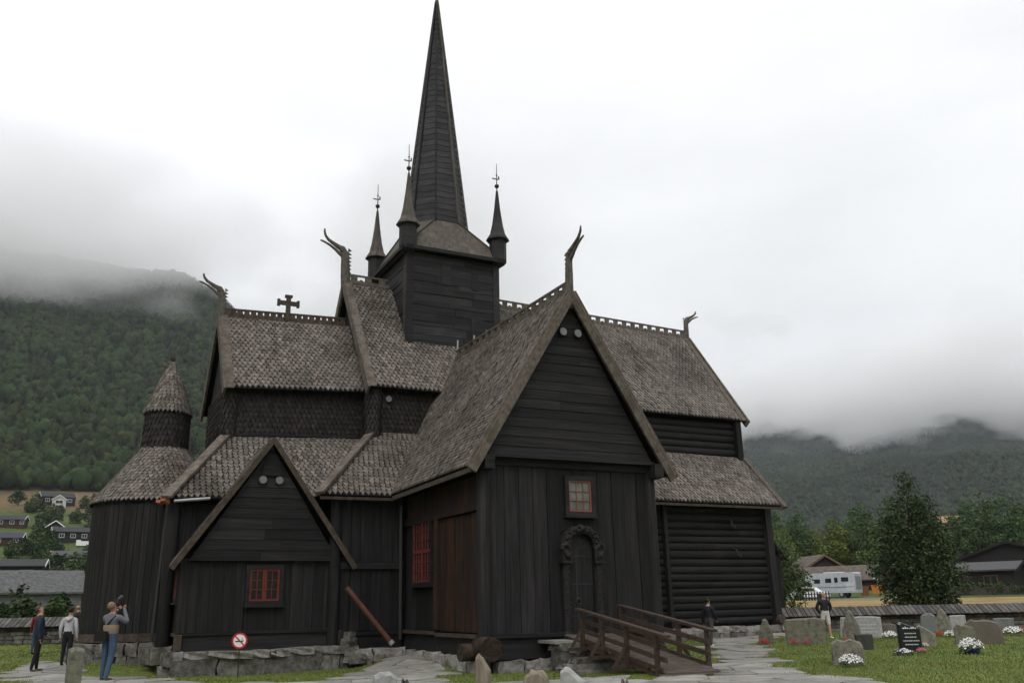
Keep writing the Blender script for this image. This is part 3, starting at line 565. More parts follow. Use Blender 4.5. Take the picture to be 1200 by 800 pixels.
# ---- tower and spire
TW = 2.04
tt = core('tower', ((-TW, TW), (-TW, TW), (10.2, 16.2)))
hboards(tt, (-TW+.1, -TW, 0), (TW-.1, -TW, 0), 11.6, 16.0, 15, (0, -1, 0), split=.8); hboards(tt, (-TW, TW-.1, 0), (-TW, -TW+.1, 0), 11.6, 16.0, 15, (-1, 0, 0))
for sx in (-1, 1): piece('corner_board', tt, 'tar_tower', (sx*(TW-.03), -TW-.04, 13.6), (.3, .1, 5.0))
piece('corner_board', tt, 'brown_wood', (-TW-.04, -TW+.25, 14.2), (.08, .3, 3.8)); piece('shutter', tt, 'tar_tower', (-.35, -TW-.05, 15.2), (.42, .06, .95)); piece('shutter', tt, 'tar_tower', (1.0, -TW-.05, 15.1), (.3, .06, .9)); piece('shutter', tt, 'tar_tower', (1.1, -TW-.06, 12.7), (.6, .06, 1.5))
for x0, x1, z in ((-.05, 0, 12.1), (.75, .75, 12.4)): beam('lightning_rod', tt, 'grey_metal', (x0, -TW-.45, z-1.4), (x1, -TW-.45, z+.1), .05, .05)
beam('lightning_rod', tt, 'grey_metal', (1.5, -TW-.1, 12.9), (2.1, -TW-.6, 11.6), .04, .04)
ZE, SE = 16.15, 2.36
def octp(r, z, ph=math.pi/8): return [Vector((r*math.cos(ph+k*math.pi/4), r*math.sin(ph+k*math.pi/4), z)) for k in range(8)]
sk = MB(); SQ = [Vector((SE, -SE, ZE)), Vector((SE, SE, ZE)), Vector((-SE, SE, ZE)), Vector((-SE, -SE, ZE))]; OC = octp(1.38, 18.1)
cs = [SQ[1], SQ[2], SQ[3], SQ[0]]   # corner order by angle 45,135,225,315
vs = cs+OC; fs = []
for q in range(4):
    a, b = 2*q, 2*q+1   # octagon verts at 22.5 and 67.5 deg of that quadrant
    fs.append((q, 4+b, 4+a)); fs.append((q, (q+1) % 4, 4+(b+1) % 8, 4+b))
fs += [(3, 2, 1, 0)]
sk.add(vs, fs); sko = sk.build('tower_roof', 'skirt_roof', CH)
for q in range(4):
    a, b = cs[q], cs[(q+1) % 4]; beam('eave_board', sko, 'tar_tower', a+V3(0, 0, -.02), b+V3(0, 0, -.02), .1, .16)
    for s in (0, 1): beam('hip_strip', sko, 'brown_wood', cs[q]+V3(0, 0, .03), OC[2*q+s]+V3(0, 0, .03), .08, .04)
sp = MB().lathe([(1.36, 18.0), (.05, 30.3)], (0, 0, 0), 8, ph=math.pi/8).build('spire', 'tar_dark', CH)
mb = MB(); rr = random.Random(4); rows = 40; ap = (.0, .0, 30.45)
for f in range(8):
    for j in range(rows):
        z0 = 18.05+j*(12.3/rows); z1 = z0+12.3/rows*1.05; r0 = 1.40*(30.5-z0)/(30.5-18.05)+.03; r1 = 1.40*(30.5-z1)/(30.5-18.05)+.012
        a0, a1 = math.pi/8+f*math.pi/4, math.pi/8+(f+1)*math.pi/4; dz = rr.uniform(-.03, .03)
        P = [(r0*math.cos(a0), r0*math.sin(a0), z0+dz), (r0*math.cos(a1), r0*math.sin(a1), z0+rr.uniform(-.02, .02)), (r1*math.cos(a1), r1*math.sin(a1), z1), (r1*math.cos(a0), r1*math.sin(a0), z1)]
        Q = [(x*.94, y*.94, z) for x, y, z in P[:2]]; k = rr.uniform(.75, 1.25); mb.add(P+Q, ((0, 1, 2, 3), (4, 5, 1, 0)), 0, (k, k, k))
tag(mb.build('cladding', 'tar_spire', sp, tint=True, fix=False), kind='stuff')
for f in range(8):
    a = math.pi/8+f*math.pi/4; beam('edge_strip', sp, 'skirt_roof' if f in (3, 6, 0, 7) else 'tar_tower', (1.465*math.cos(a), 1.465*math.sin(a), 18.05), (.07*math.cos(a), .07*math.sin(a), 30.4), .08, .08, up=(math.cos(a), math.sin(a), 0))
MB().lathe([(0, 30.2), (.13, 30.25), (.1, 30.5), (.03, 30.7), (.02, 31.6), (.02, 31.9), (0, 31.9)], (0, 0, 0), 10).build('spire_cap', flat('copper_brown', (.12, .07, .05), .5), sp)
for i, (sx, sy) in enumerate(((-1, -1), (1, -1), (-1, 1), (1, 1))):
    c = (sx*2.12, sy*2.12, 0); zb = 16.0
    t = MB().lathe([(.0, zb), (.3, zb+.02), (.38, zb+.2), (.38, zb+1.25), (0, zb+1.25)], c, 8, ph=math.pi/8).build('turret', 'tar_tower', CH)
    MB().lathe([(0, zb+1.18), (.52, zb+1.16), (.5, zb+1.24), (.34, zb+1.5), (.24, zb+1.95), (.14, zb+2.7), (.05, zb+3.6), (0, zb+3.62)], c, 8, ph=math.pi/8).build('turret_roof', 'skirt_roof' if i != 1 else 'tar_tower', t)
    f = MB(); f.tube([(c[0], c[1], zb+3.5), (c[0], c[1], zb+5.0)], [.03, .012], 6); f.lathe([(0, -.11), (.08, -.07), (.11, 0), (.08, .07), (0, .11)], (c[0], c[1], zb+3.85), 10); f.lathe([(0, -.06), (.05, 0), (0, .06)], (c[0], c[1], zb+4.4), 8)
    f.box((c[0]-.08, c[1], zb+4.2), (.3, .02, .05)); f.box((c[0]+.1, c[1], zb+4.28), (.06, .02, .16)); f.build('weather_vane', 'iron', t)

# ---- chancel
cr = roof('chancel_roof', CH, [((-9.2, 0, 12.82), (-3.8, 0, 13.05), (-3.8, -2.66, 9.62), (-9.2, -2.66, 9.34))], bare=[((-3.8, 0, 13.05), (-9.2, 0, 12.82), (-9.2, 2.66, 9.34), (-3.8, 2.66, 9.62))])
for sy in (-1, 1):
    barge(cr, (-9.26, 0, 12.75), (-9.26, sy*2.78, 9.15), .09, .36); barge(cr, (-9.1, 0, 12.9), (-9.1, sy*2.78, 9.3), .36, .06)
crest(cr, (-9.1, 0, 12.84), (-4.1, 0, 13.05), .34, .26, .07, 'brown_wood', solid=True)
dragon((-9.2, 0, 12.65), (-1, 0, 0), .82, up_tip=.9)
x = MB(); cx0 = -6.54
x.box((cx0, 0, 13.5), (.18, .13, 1.1)); x.box((cx0, 0, 13.72), (.86, .125, .17))
for p in ((cx0, 14.02, .3, .1), (cx0-.4, 13.72, .1, .28), (cx0+.4, 13.72, .1, .28), (cx0, 13.08, .34, .12)): x.box((p[0], 0, p[1]), (p[2], .15, p[3]))
x.build('ridge_cross', 'brown_wood', CH)
cw = core('chancel_wall', ((-9.0, -3.8), (-2.2, 2.2), (5.0, 9.7)))
MB().prism([(-2.2, 9.5), (2.2, 9.5), (0, 12.4)], -9.02, -8.7, 'x').build('gable', 'tar_h', cw)
tag(shingle_mesh([((-8.9, -2.27, 9.6), (-3.9, -2.27, 9.8), (-3.9, -2.27, 7.5), (-8.9, -2.27, 7.3)), ((-9.06, 2.2, 9.6), (-9.06, -2.2, 9.6), (-9.06, -2.2, 7.3), (-9.06, 2.2, 7.3))], .18, .19).build('wall_shingles', 'shingle_d', cw, tint=True, fix=False), kind='stuff')
tag(cyl_shingles((-8.92, -2.15), .26, .25, 7.4, 9.5, .14, .19, seg=10).build('wall_shingles', 'shingle_d', cw, tint=True, fix=False), kind='stuff')
clw = core('chancel_aisle_wall', ((-10.65, -4.0), (-4.0, 4.0), (.5, 5.2)))
vplanks(clw, (-10.6, -4.02, 0), (-5.4, -4.02, 0), .9, 5.0, 13, (0, -1, 0)); vplanks(clw, (-10.66, -2.0, 0), (-10.66, -3.9, 0), .9, 5.0, 5, (-1, 0, 0))
piece('corner_post', clw, 'tar_v', (-10.78, -4.1, 2.75), (.44, .44, 4.5), kind='post')
A = (-9.02, -2.28, 7.62); Bq = (-10.98, -4.55, 5.1)
car = roof('chancel_aisle_roof', CH, [(A, (-3.9, -2.28, 7.86), (-3.9, -4.55, 5.35), Bq), ((-9.02, 2.28, 7.62), A, Bq, (-10.98, 4.55, 5.1))])
beam('hip_cap', car, 'grey_wood', Vector(A)+V3(.04, .04, .1), Vector(Bq)+V3(-.12, -.12, .02), .36, .09, up=(-.6, -.6, .6))
piece('ledge_board', car, 'tar_h', (-6.5, -2.33, 7.78), (5.0, .1, .08), (0, -.045, 0))
beam('gutter', car, 'grey_metal', (-10.85, -4.66, 5.0), (-9.75, -4.66, 5.12), .12, .1, kind='log'); beam('downpipe', car, 'iron', (-10.95, -3.95, 5.0), (-11.1, -4.05, .7), .1, .1, kind='log')
piece('tile_stub', car, flat('terracotta', (.28, .1, .06)), (-11.1, -4.5, 5.02), (.22, .2, .12), (0, .4, .6)); piece('tile_stub', car, flat('terracotta', (.28, .1, .06)), (-11.25, -4.35, 4.98), (.2, .16, .1), (.2, .3, 1.0))

# ---- apse with stacked conical roofs
AX = -10.82
aw = MB().lathe([(2.3, .5), (2.18, .9), (2.14, 5.45)], (AX, 0, 0), 32).build('apse_wall', 'tar_dark', CH)
rr = random.Random(8)
for k in range(32):
    a = rad(150)+rad(170)*k/31.0; a_ = a; r = 2.2
    wdt = r*rad(170)/31-.012
    piece('plank', aw, 'tar_v', (AX+r*math.cos(a_), r*math.sin(a_), 3.15), (wdt, .06, 4.5), (0, 0, a_+math.pi/2))
    if k % 2 == 0: piece('sill_board', aw, 'brown_wood', (AX+2.29*math.cos(a_+rad(2.8)), 2.29*math.sin(a_+rad(2.8)), .8), (.44, .1, .26), (-.15, 0, a_+rad(2.8)+math.pi/2))
ar2 = MB().lathe([(2.34, 5.24), (.76, 7.33)], (AX, 0, 0), 32).build('apse_roof', 'tar_dark', CH)
for r0, z0, r1, z1 in ((2.38, 5.26, .78, 7.38),):
    tag(cyl_shingles((AX, 0), r0, r1, z0, z1, .17, .15, seg=30).build('shingles', 'shingle', ar2, tint=True, fix=False), kind='stuff')
dr = MB().lathe([(.76, 7.1), (.76, 8.85)], (AX, 0, 0), 24).build('apse_drum', 'tar_dark', CH)
tag(cyl_shingles((AX, 0), .8, .78, 7.25, 8.75, .15, .21, seg=14).build('shingles', 'shingle_d', dr, tint=True, fix=False), kind='stuff')
co = MB().lathe([(.84, 8.66), (.07, 10.72), (0, 10.72)], (AX, 0, 0), 20).build('apse_cone', 'tar_dark', CH)
for r0, z0, r1, z1 in ((.88, 8.66, .66, 9.2), (.7, 9.16, .42, 9.84), (.46, 9.8, .07, 10.7)):
    tag(cyl_shingles((AX, 0), r0, r1, z0, z1, .15, .15, seg=14).build('shingles', 'shingle', co, tint=True, fix=False), kind='stuff')
MB().lathe([(.1, 10.62), (.09, 10.72), (.05, 10.78), (.1, 10.86), (.1, 10.94), (.03, 11.02), (0, 11.06)], (AX, 0, 0), 10).build('finial', 'brown_wood', co)

# ---- vestry with its own gable
XV, WV, YV = -7.924, 2.58, -4.97
vw = core('vestry_wall', ((XV-WV+.05, XV+WV-.05), (YV+.06, -3.9), (.4, 3.4)))
vplanks(vw, (XV-WV+.2, YV+.06, 0), (XV+WV-.2, YV+.06, 0), .95, 3.1, 13, (0, -1, 0), 'tar_v', th=.045, gap=.01, skip=((1.9, 3.0),))
piece('plank', vw, 'tar_v', (-7.915, YV+.04, 1.35), (1.15, .045, .8)); piece('plank', vw, 'tar_v', (-7.915, YV+.04, 3.0), (1.15, .045, .16))
vplanks(vw, (XV-WV+.04, -4.1, 0), (XV-WV+.04, YV+.1, 0), .95, 3.0, 3, (-1, 0, 0), 'tar_brown')
for sx in (-1, 1): piece('corner_board', vw, 'tar_v', (XV+sx*(WV-.1), YV+.01, 1.85), (.26, .13, 2.7)); piece('corner_block', vw, 'brown_wood' if sx < 0 else 'tar_v', (XV+sx*(WV-.05), YV-.1, .68), (.22, .12, .46), (.12, 0, 0))
piece('sill_rail', vw, 'tar_h', (XV, YV-.04, .92), (4.8, .16, .1)); piece('skirting_board', vw, 'tar_h', (XV, YV+.0, .64), (5.0, .1, .48)); piece('sill_rail', vw, 'brown_wood', (XV-WV-.0, -4.5, .92), (.14, .9, .1))
window((-7.915, YV-.0, 1.87), (1, 0, 0), .95, 1.0, 2, 3, (2, 1), 'red', 'glass_d', cw=.13, fw=.07, bw=.03)
o = window((XV-WV+.0, -4.55, 1.95), (0, -1, 0), .55, 1.0, 1, 2, (1, 1), 'red', 'glass_d', out=(-1, 0, 0), cw=.08, fw=.06)
vg = core('vestry_gable', mb=MB().prism([(XV-2.36, 3.14), (XV+2.36, 3.14), (XV, 6.75)], YV-.08, YV+.2))
gable_boards(vg, XV, YV-.13, 0, 3.12, 6.85, 2.4, 11)
piece('vent_board', vg, 'tar_h', (XV+.02, YV-.2, 6.02), (.6, .06, .3)); lamps((XV+.0, YV-.2, 5.72), (0, -1, 0), (1, 0, 0))
R0 = (XV, -5.3, 7.1); R1 = (XV, -2.6, 7.1)
vr = roof('vestry_roof', CH, [(R1, R0, (XV-2.86, -5.3, 2.98), (XV-2.86, -3.95, 2.98)), (R0, R1, (XV+2.86, -3.95, 2.98), (XV+2.86, -5.3, 2.98))])
for sx in (-1, 1): barge(vr, (XV, -5.34, 7.05), (XV+sx*2.92, -5.34, 2.87), .06, .17, 'brown_wood')
pipe = MB().tube([(-5.3, -5.4, 2.25), (-3.95, -6.05, .5)], .09, 10).build('drainpipe', 'copper', CH); MB().tube([(-3.97, -6.04, .53), (-3.9, -6.08, .44)], .096, 10).build('pipe_mouth', 'grey_metal', pipe)

# ---- foundations
fd = core('foundation', ((XT-WT+.25, XT+WT-.25), (YT+.3, -5), (-.4, .12)), 'stone')
stones(fd, (XS+.3, YT-.02, 0), (-.9, YT-.02, 0), -.35, .1, 1, .85, .45, (0, -1, 0), 'stone_lt', 11); stones(fd, (.9, YT-.02, 0), (XT+WT, YT-.02, 0), -.3, .1, 1, .7, .45, (0, -1, 0), 'stone_lt', 12)
stones(fd, (XS+.02, -5.4, 0), (XS+.02, YT+.2, 0), -.25, .22, 1, .8, .5, (-1, 0, 0), 'stone_lt', 13); stones(fd, (-5.3, -5.15, 0), (XS, -5.3, 0), -.1, .3, 1, .8, .5, (0, -1, 0), 'stone_lt', 14)
fd = core('foundation', ((XV-WV+.15, XV+WV-.15), (YV+.25, -3.5), (-.6, .42)), 'stone')
stones(fd, (XV-WV-.06, YV-.1, 0), (XV+WV+.1, YV-.1, 0), -.5, .2, 1, 1.1, .5, (0, -1, 0), 'stone', 21); stones(fd, (XV-WV-.06, YV-.12, 0), (XV+WV+.1, YV-.12, 0), .18, .42, 1, .9, .5, (0, -1, 0), 'stone_lt', 22)
stones(fd, (XV-WV-.08, -4.0, 0), (XV-WV-.08, YV-.1, 0), -.4, .4, 2, .6, .5, (-1, 0, 0), 'stone', 23)
piece('air_vent', fd, 'iron', (-7.6, YV-.39, .26), (.2, .06, .17)); 
for j, (x, y, z, sx, sy, sz) in enumerate(((-5.05, -5.2, .25, .5, .5, .28), (-5.1, -5.2, .52, .42, .4, .25), (-4.85, -5.3, 0, .6, .6, .3), (-5.1, -5.15, .74, .34, .3, .2), (-4.55, -5.25, -.05, .5, .5, .3))): piece('stone', fd, 'stone', (x, y, z), (sx, sy, sz), (0, 0, j*.7), 'stone%d' % j)
fd = MB().lathe([(2.1, -.3), (2.2, .6)], (AX, 0, 0), 24).build('foundation', 'stone', CH); rr = random.Random(77)
for j in range(2):
    a = rad(150)
    while a < rad(318):
        w = rr.uniform(.3, .8); da = w/2.4; c = a+da/2; piece('stone', fd, 'stone', (AX+2.36*math.cos(c), 2.36*math.sin(c), .08+.36*j), (w, .5, .4), (rr.uniform(-.05, .05), rr.uniform(-.05, .05), c+math.pi/2), 'stone%d' % rr.randrange(6)); a += da+.006
for j, (x, y) in enumerate(((-10.8, -4.15), (-11.0, -3.7), (-10.9, -3.1))): piece('stone', fd, 'stone', (x, y, .3), (.6, .6, .5), (0, 0, j), 'stone%d' % j)
fd = core('foundation', ((2.9, 13.7), (-4.85, 3), (-.1, .45)), 'stone')
stones(fd, (6.5, -5.0, 0), (14.0, -5.0, 0), .05, .32, 1, .45, .4, (0, -1, 0), 'stone', 31); stones(fd, (6.5, -4.98, 0), (14.0, -4.98, 0), .3, .54, 1, .5, .4, (0, -1, 0), 'stone_lt', 32)

# ------------------------------------------------------------------ paving: separate flagstones
def clip(poly, nx, ny, c):
    o = []; n = len(poly)
    for i in range(n):
        a, b = poly[i], poly[(i+1) % n]; da = a[0]*nx+a[1]*ny-c; db = b[0]*nx+b[1]*ny-c
        if da <= 0: o.append(a)
        if (da < 0 < db) or (db < 0 < da): t = da/(da-db); o.append((a[0]+(b[0]-a[0])*t, a[1]+(b[1]-a[1])*t))
    return o
def inside(p, poly):
    c = False; n = len(poly); j = n-1
    for i in range(n):
        if (poly[i][1] > p[1]) != (poly[j][1] > p[1]) and p[0] < (poly[j][0]-poly[i][0])*(p[1]-poly[i][1])/(poly[j][1]-poly[i][1])+poly[i][0]: c = not c
        j = i
    return c
def plane(px, py, z=0):
    d = ray(px, py); t = (z-CAM[2])/d[2]; p = CAM+d*t; return (p[0], p[1])
PATHS = [[(18, 785), (52, 777), (82, 781), (100, 789), (160, 795), (240, 799), (310, 796), (400, 789), (428, 777), (470, 768), (505, 775), (525, 795), (562, 793), (610, 790), (690, 790), (765, 799), (827, 790), (852, 772), (836, 758), (872, 746), (912, 741), (918, 746), (886, 754), (872, 768), (905, 787), (965, 793), (1030, 801), (1060, 850), (600, 880), (300, 860), (60, 812)]]
PATHW = [[plane(*q) for q in P] for P in PATHS]
def in_path(x, y): return any(inside((x, y), P) for P in PATHW)
pt = empty('path'); tag(pt, kind='structure')
def flags():
    rr = random.Random(21); pts = []
    xs = [q[0] for P in PATHW for q in P]; ys = [q[1] for P in PATHW for q in P]
    for _ in range(9000):
        p = (rr.uniform(min(xs), max(xs)), rr.uniform(max(min(ys), -24), max(ys)))
        if in_path(*p) and all((p[0]-q[0])**2+(p[1]-q[1])**2 > .82**2 for q in pts): pts.append(p)
    bb = [(rr.uniform(min(xs)-2, max(xs)+2), rr.uniform(-26, max(ys)+2)) for _ in range(2500)]
    ghost = [q for q in bb if not in_path(*q)]
    for p in pts:
        poly = [(p[0]+dx, p[1]+dy) for dx, dy in ((-1.1, -1.1), (1.1, -1.1), (1.1, 1.1), (-1.1, 1.1))]
        for q in pts:
            d2 = (q[0]-p[0])**2+(q[1]-p[1])**2
            if q is p or d2 > 9: continue
            nx, ny = q[0]-p[0], q[1]-p[1]; L = math.hypot(nx, ny); nx /= L; ny /= L
            poly = clip(poly, nx, ny, (p[0]+q[0])/2*nx+(p[1]+q[1])/2*ny-.022)
            if len(poly) < 3: break
        for q in ghost:
            if (q[0]-p[0])**2+(q[1]-p[1])**2 > 2.5: continue
            nx, ny = q[0]-p[0], q[1]-p[1]; L = math.hypot(nx, ny)
            if L < .25: continue
            nx /= L; ny /= L; poly = clip(poly, nx, ny, p[0]*nx+p[1]*ny+max(L*.75, .3))
            if len(poly) < 3: break
        if len(poly) < 3: continue
        # round the corners a little, wobble the edge
        q2 = []
        for i in range(len(poly)):
            a, b = poly[i], poly[(i+1) % len(poly)]; L = math.hypot(b[0]-a[0], b[1]-a[1])
            if L < .06: continue
            for t in ((.12, .5, .88) if L > .5 else (.2, .8)): q2.append((a[0]+(b[0]-a[0])*t+rr.uniform(-.015, .015), a[1]+(b[1]-a[1])*t+rr.uniform(-.015, .015)))
        if len(q2) < 4: continue
        h = ground_h(np.array([q[0] for q in q2]), np.array([q[1] for q in q2])); tz = rr.uniform(.02, .045); n = len(q2)
        tx, ty = rr.uniform(-.012, .012), rr.uniform(-.012, .012)
        top = [(q[0], q[1], h[i]+tz+tx*(q[0]-p[0])+ty*(q[1]-p[1])) for i, q in enumerate(q2)]; mid = [(p[0]+(q[0]-p[0])*1.02, p[1]+(q[1]-p[1])*1.02, h[i]-.05) for i, q in enumerate(q2)]
        MB().add(top+mid, [tuple(range(n))]+[(i, n+i, n+(i+1) % n, (i+1) % n) for i in range(n)]).build('flagstone', 'flag', pt)
flags()

# ------------------------------------------------------------------ ramp and steps at the door
def ramp():
    A = Vector((.0, -11.95, .74)); B = Vector((-.9, -17.95, gh(-.9, -17.95)+.06)); 
    o = empty('access_ramp', (B.x, B.y, gh(B.x, B.y))); tag(o, 'dark brown timber access ramp with railings leading up to the carved door', 'ramp')
    inv = -Vector(o.location); d = (B-A); L = d.length; d.normalize(); s = Vector((d.y, -d.x, 0)).normalized()*-1   # s points to +x side
    if s.x < 0: s = -s
    at = lambda t, w, z=0: A+(B-A)*t+s*w+Vector((0, 0, z))+inv
    rr = random.Random(3); n = 38
    for k in range(n):
        t0, t1 = (k+.06)/n, (k+.94)/n; beam('deck_plank', o, 'deck', at((t0+t1)/2, -.72+rr.uniform(-.03, .03)), at((t0+t1)/2, .72+rr.uniform(-.03, .03)), L*(t1-t0), .035)
    for w in (-.66, 0, .66): beam('joist', o, 'ramp', at(.02, w, -.1), at(.985, w, -.07), .06, .14)
    for sd, t_end, t_top in ((-1, 1.02, .19), (1, .92, .09)):
        w = sd*.78; T = (.24, .46, .7, .96) if sd < 0 else (.14, .36, .66, .89)
        for t in T: beam('post', o, 'ramp', at(t, w, -.16 if t < .9 else -.06), at(t, w, .82), .1, .09, up=(0, 1, 0))
        beam('handrail', o, 'ramp', at(t_top, w, .84), at(t_end+.03, w, .84), .17, .06)
        for z in (.3, .56): beam('side_rail', o, 'ramp', at(t_top+.02, w-sd*.06, z), at(t_end, w-sd*.06, z), .035, .11)
        beam('kerb_rail', o, 'ramp', at(t_top+.02, w-sd*.06, .06), at(t_end-.04, w-sd*.06, .06), .035, .09)
        if sd < 0:
            for t in T[:3]: beam('brace', o, 'ramp', at(t+.0, w-.34, -.12), at(t, w-.05, .3), .08, .045, up=(0, 1, 0)); beam('crossbeam', o, 'ramp', at(t, w-.4, -.16), at(t, -w, -.16), .09, .09)
        else:
            for t in T[1:3]: beam('brace', o, 'ramp', at(t, w+.34, -.12), at(t, w+.05, .3), .08, .045, up=(0, 1, 0))
    beam('end_plank', o, 'deck', at(1.0, -.8, -.03), at(1.0, .8, -.03), .34, .03)
ramp()
def steps():
    o = empty('stone_steps', (-.5, -12.6, -.2)); tag(o, 'weathered stone landing with grey stone steps under the ramp', 'steps'); rr = random.Random(6)
    def st(c, s, rz=0, m='stone'): piece('stone', o, m, (c[0]+.5, c[1]+12.6, c[2]+.2), s, (0, 0, rz), 'stone%d' % rr.randrange(6))
    piece('landing_slab', o, 'flag', (-.35, .5, .78), (1.3, 1.1, .08))
    for x, y, z, sx, sy, sz in ((-.95, -12.45, .12, .75, .8, .62), (-.95, -12.45, .46, .8, .85, .2), (.1, -12.4, .1, 1.4, .8, .7), (-.5, -13.2, .05, 1.5, .6, .3), (-.5, -13.1, -.1, 1.9, 1.0, .28), (.7, -12.9, -.05, .9, .9, .4), (-.6, -12.75, .3, 1.1, .5, .26)): st((x, y, z), (sx, sy, sz))
steps()

# ------------------------------------------------------------------ no-smoking sign
def nosmoke():
    p = Vector((-8.77, -6.0, gh(-8.77, -6))); o = empty('prohibition_sign', p, rad(-20)); tag(o, 'round red and white no-smoking sign on a thin post before the vestry wall', 'sign')
    zc = .72-p.z; MB().tube([(0, .02, -.1), (0, .02, zc+.1)], .018, 8).build('post', 'iron', o)
    def disc(n, r0, r1, y, m, nm):
        b = MB()
        if r0 == 0: b.tube([(0, y, zc), (0, y-.008, zc)], r1, 28)
        else:
            vs = []; fs = []
            for k in range(28):
                a = 2*math.pi*k/28; c, s = math.cos(a), math.sin(a)
                for r, yy in ((r0, y), (r1, y), (r1, y-.006), (r0, y-.006)): vs.append((r*c, yy, zc+r*s))
            for k in range(28):
                for i in range(4): fs.append((k*4+i, k*4+(i+1) % 4, ((k+1) % 28)*4+(i+1) % 4, ((k+1) % 28)*4+i))
            b.add(vs, fs)
        b.build(nm, m, o)
    disc(28, 0, .235, .0, 'white', 'sign_plate'); disc(28, .185, .236, -.009, 'sign_red', 'red_ring')
    MB().box((-.02, -.012, zc-.02), (.22, .004, .036)).build('cigarette', 'iron', o); MB().box((.1, -.013, zc-.005), (.02, .004, .05)).tube([(.06, -.012, zc+.01), (.07, -.012, zc+.05), (.09, -.012, zc+.07)], .006, 5).build('smoke', 'iron', o)
    MB().bar((-.13, -.016, zc+.13), (.13, -.016, zc-.13), .004, .036, up=(1, 0, 1)).build('red_slash', 'sign_red', o)
nosmoke()

# ------------------------------------------------------------------ gravestones and flowers
def outline(kind, rr):
    if kind == 'slab': return [(-.5, 0), (.5, 0), (.49, .96), (.2, 1.0), (-.2, .99), (-.49, .97)]
    if kind == 'round': return [(-.5, 0), (.5, 0), (.5, .8), (.38, .93), (.18, 1), (-.18, 1), (-.38, .93), (-.5, .8)]
    if kind == 'point': return [(-.5, 0), (.5, 0), (.47, .3), (.36, .6), (.17, .88), (.02, 1), (-.14, .93), (-.3, .66), (-.46, .35)]
    if kind == 'rough': return [(-.5, 0), (.5, 0), (.48, .55), (.4, .85), (.1, .97), (-.1, .92), (-.3, 1.0), (-.47, .8)]
    if kind == 'wide': return [(-.47, 0), (.48, 0), (.5, .92), (.3, 1.0), (-.2, .96), (-.42, .93), (-.5, .86)]
    if kind == 'skew': return [(-.5, 0), (.5, 0), (.5, .78), (.0, .92), (-.3, 1.0), (-.5, .93)]
    if kind == 'wedge': return [(-.5, 0), (.5, 0), (.5, .55), (.1, .8), (-.35, 1), (-.5, .9)]
def grave(px, py, wpx, hpx, kind, m, label, th=.22, rz=0, rough=.02, loc=None, lines=0, emblem=False, lean=0, name='gravestone'):
    rr = random.Random(int(px*7+py)); p = Vector(loc) if loc is not None else gp(px, py); dep = (np.array(p)-CAM)@FW; w, h = wpx*dep/FPX, hpx*dep/FPX
    pl = outline(kind, rr); P = []
    for i in range(len(pl)):
        a, b = pl[i], pl[(i+1) % len(pl)]; k = 1 if i == 0 else 2
        for t in range(k): P.append(((a[0]+(b[0]-a[0])*t/k)*w+rr.uniform(-1, 1)*rough*w, max(-.15, (a[1]+(b[1]-a[1])*t/k)*h+rr.uniform(-1, 1)*rough*h) if a[1] > 0 else -.15))
    n = len(P); c = (0, h*.45); vs = []
    for s, yy in ((.9, -th/2), (1.0, -th*.32), (1.0, th*.32), (.9, th/2)):
        for x, z in P: vs.append((c[0]+(x-c[0])*s, yy+rr.uniform(-1, 1)*rough*.5, c[1]+(z-c[1])*(s if z > 0 else 1)))
    fs = [tuple(range(n)), tuple(reversed(range(3*n, 4*n)))]
    for k in range(3): fs += [(k*n+i, (k+1)*n+i, (k+1)*n+(i+1) % n, k*n+(i+1) % n) for i in range(n)]
    b = MB().add(vs, fs)
    face = -YAW-(math.atan((px-600)/FPX))+rz
    if lines or emblem:
        o = empty(name, p, face); b.build('stone_body', m, o)
        y = -th/2-.006
        for k in range(lines):
            z = h*(.62-.5*k/max(1, lines)); ww = w*rr.uniform(.45, .75); x = -ww/2
            while x < ww/2:
                q = w*rr.uniform(.03, .08); MB().box((x+q/2, y, z), (q, .004, h*.035)).build('engraved_mark', 'engrave', o); x += q+w*.025
        if emblem:
            e = MB()
            for k in range(7): e.tube([(-w*.28+k*w*.09, y, h*.78), (-w*.26+k*w*.09, y-.004, h*(.82+.03*math.sin(k*1.7)))], [w*.05, w*.02], 6)
            e.build('emblem', 'engrave', o)
    else:
        o = b.build(name, m); o.location = p; o.rotation_euler = (0, lean, face)
    tag(o, label, 'gravestone', 'gravestones in the churchyard'); return o, p, w, h
grave(898.5, 754, 18, 29, 'point', 'grave_r', 'small pointed rough gravestone with red flowers by the foundation corner', .25)
grave(945, 755, 47, 30, 'wide', 'grave_r', 'broad low rough grey gravestone with two red flower clumps', .3)
grave(999, 750, 21, 35, 'point', 'grave_r', 'tall pointed lichen-covered gravestone before the pale slab', .22)
grave(1011, 747, 47, 24, 'slab', 'grave_l', 'wide pale grey gravestone slab behind the pointed lichen stone', .2, lines=3)
grave(1014, 761, 20, 18, 'slab', flat('dark_grave', (.05, .048, .045)), 'small dark square gravestone beside the pointed lichen stone', .18, rz=.25)
grave(995, 778, 38, 29, 'rough', 'grave_r', 'low rough grey gravestone with a bunch of white flowers', .3)
grave(1068, 763, 25, 33, 'skew', 'grave_b', 'black polished granite gravestone with white lettering and leaf emblem', .22, rz=.3, lines=4, emblem=True)
grave(1087, 757, 20, 24, 'wedge', 'grave_r', 'sloping rough gravestone standing behind the black granite stone', .3)
grave(1090, 741, 17, 22, 'round', 'grave_g', 'smooth grey round-topped gravestone near the tree trunk', .2)
grave(1106, 740, 19, 26, 'point', 'grave_r', 'pointed mossy gravestone beside the round-topped grey stone', .25)
grave(1124, 738, 18, 17, 'slab', 'grave_l', 'pale low gravestone between two pointed mossy stones', .2)
grave(1147, 732, 18, 19, 'point', 'grave_l', 'pale pointed gravestone rising behind the broad brown stone', .25)
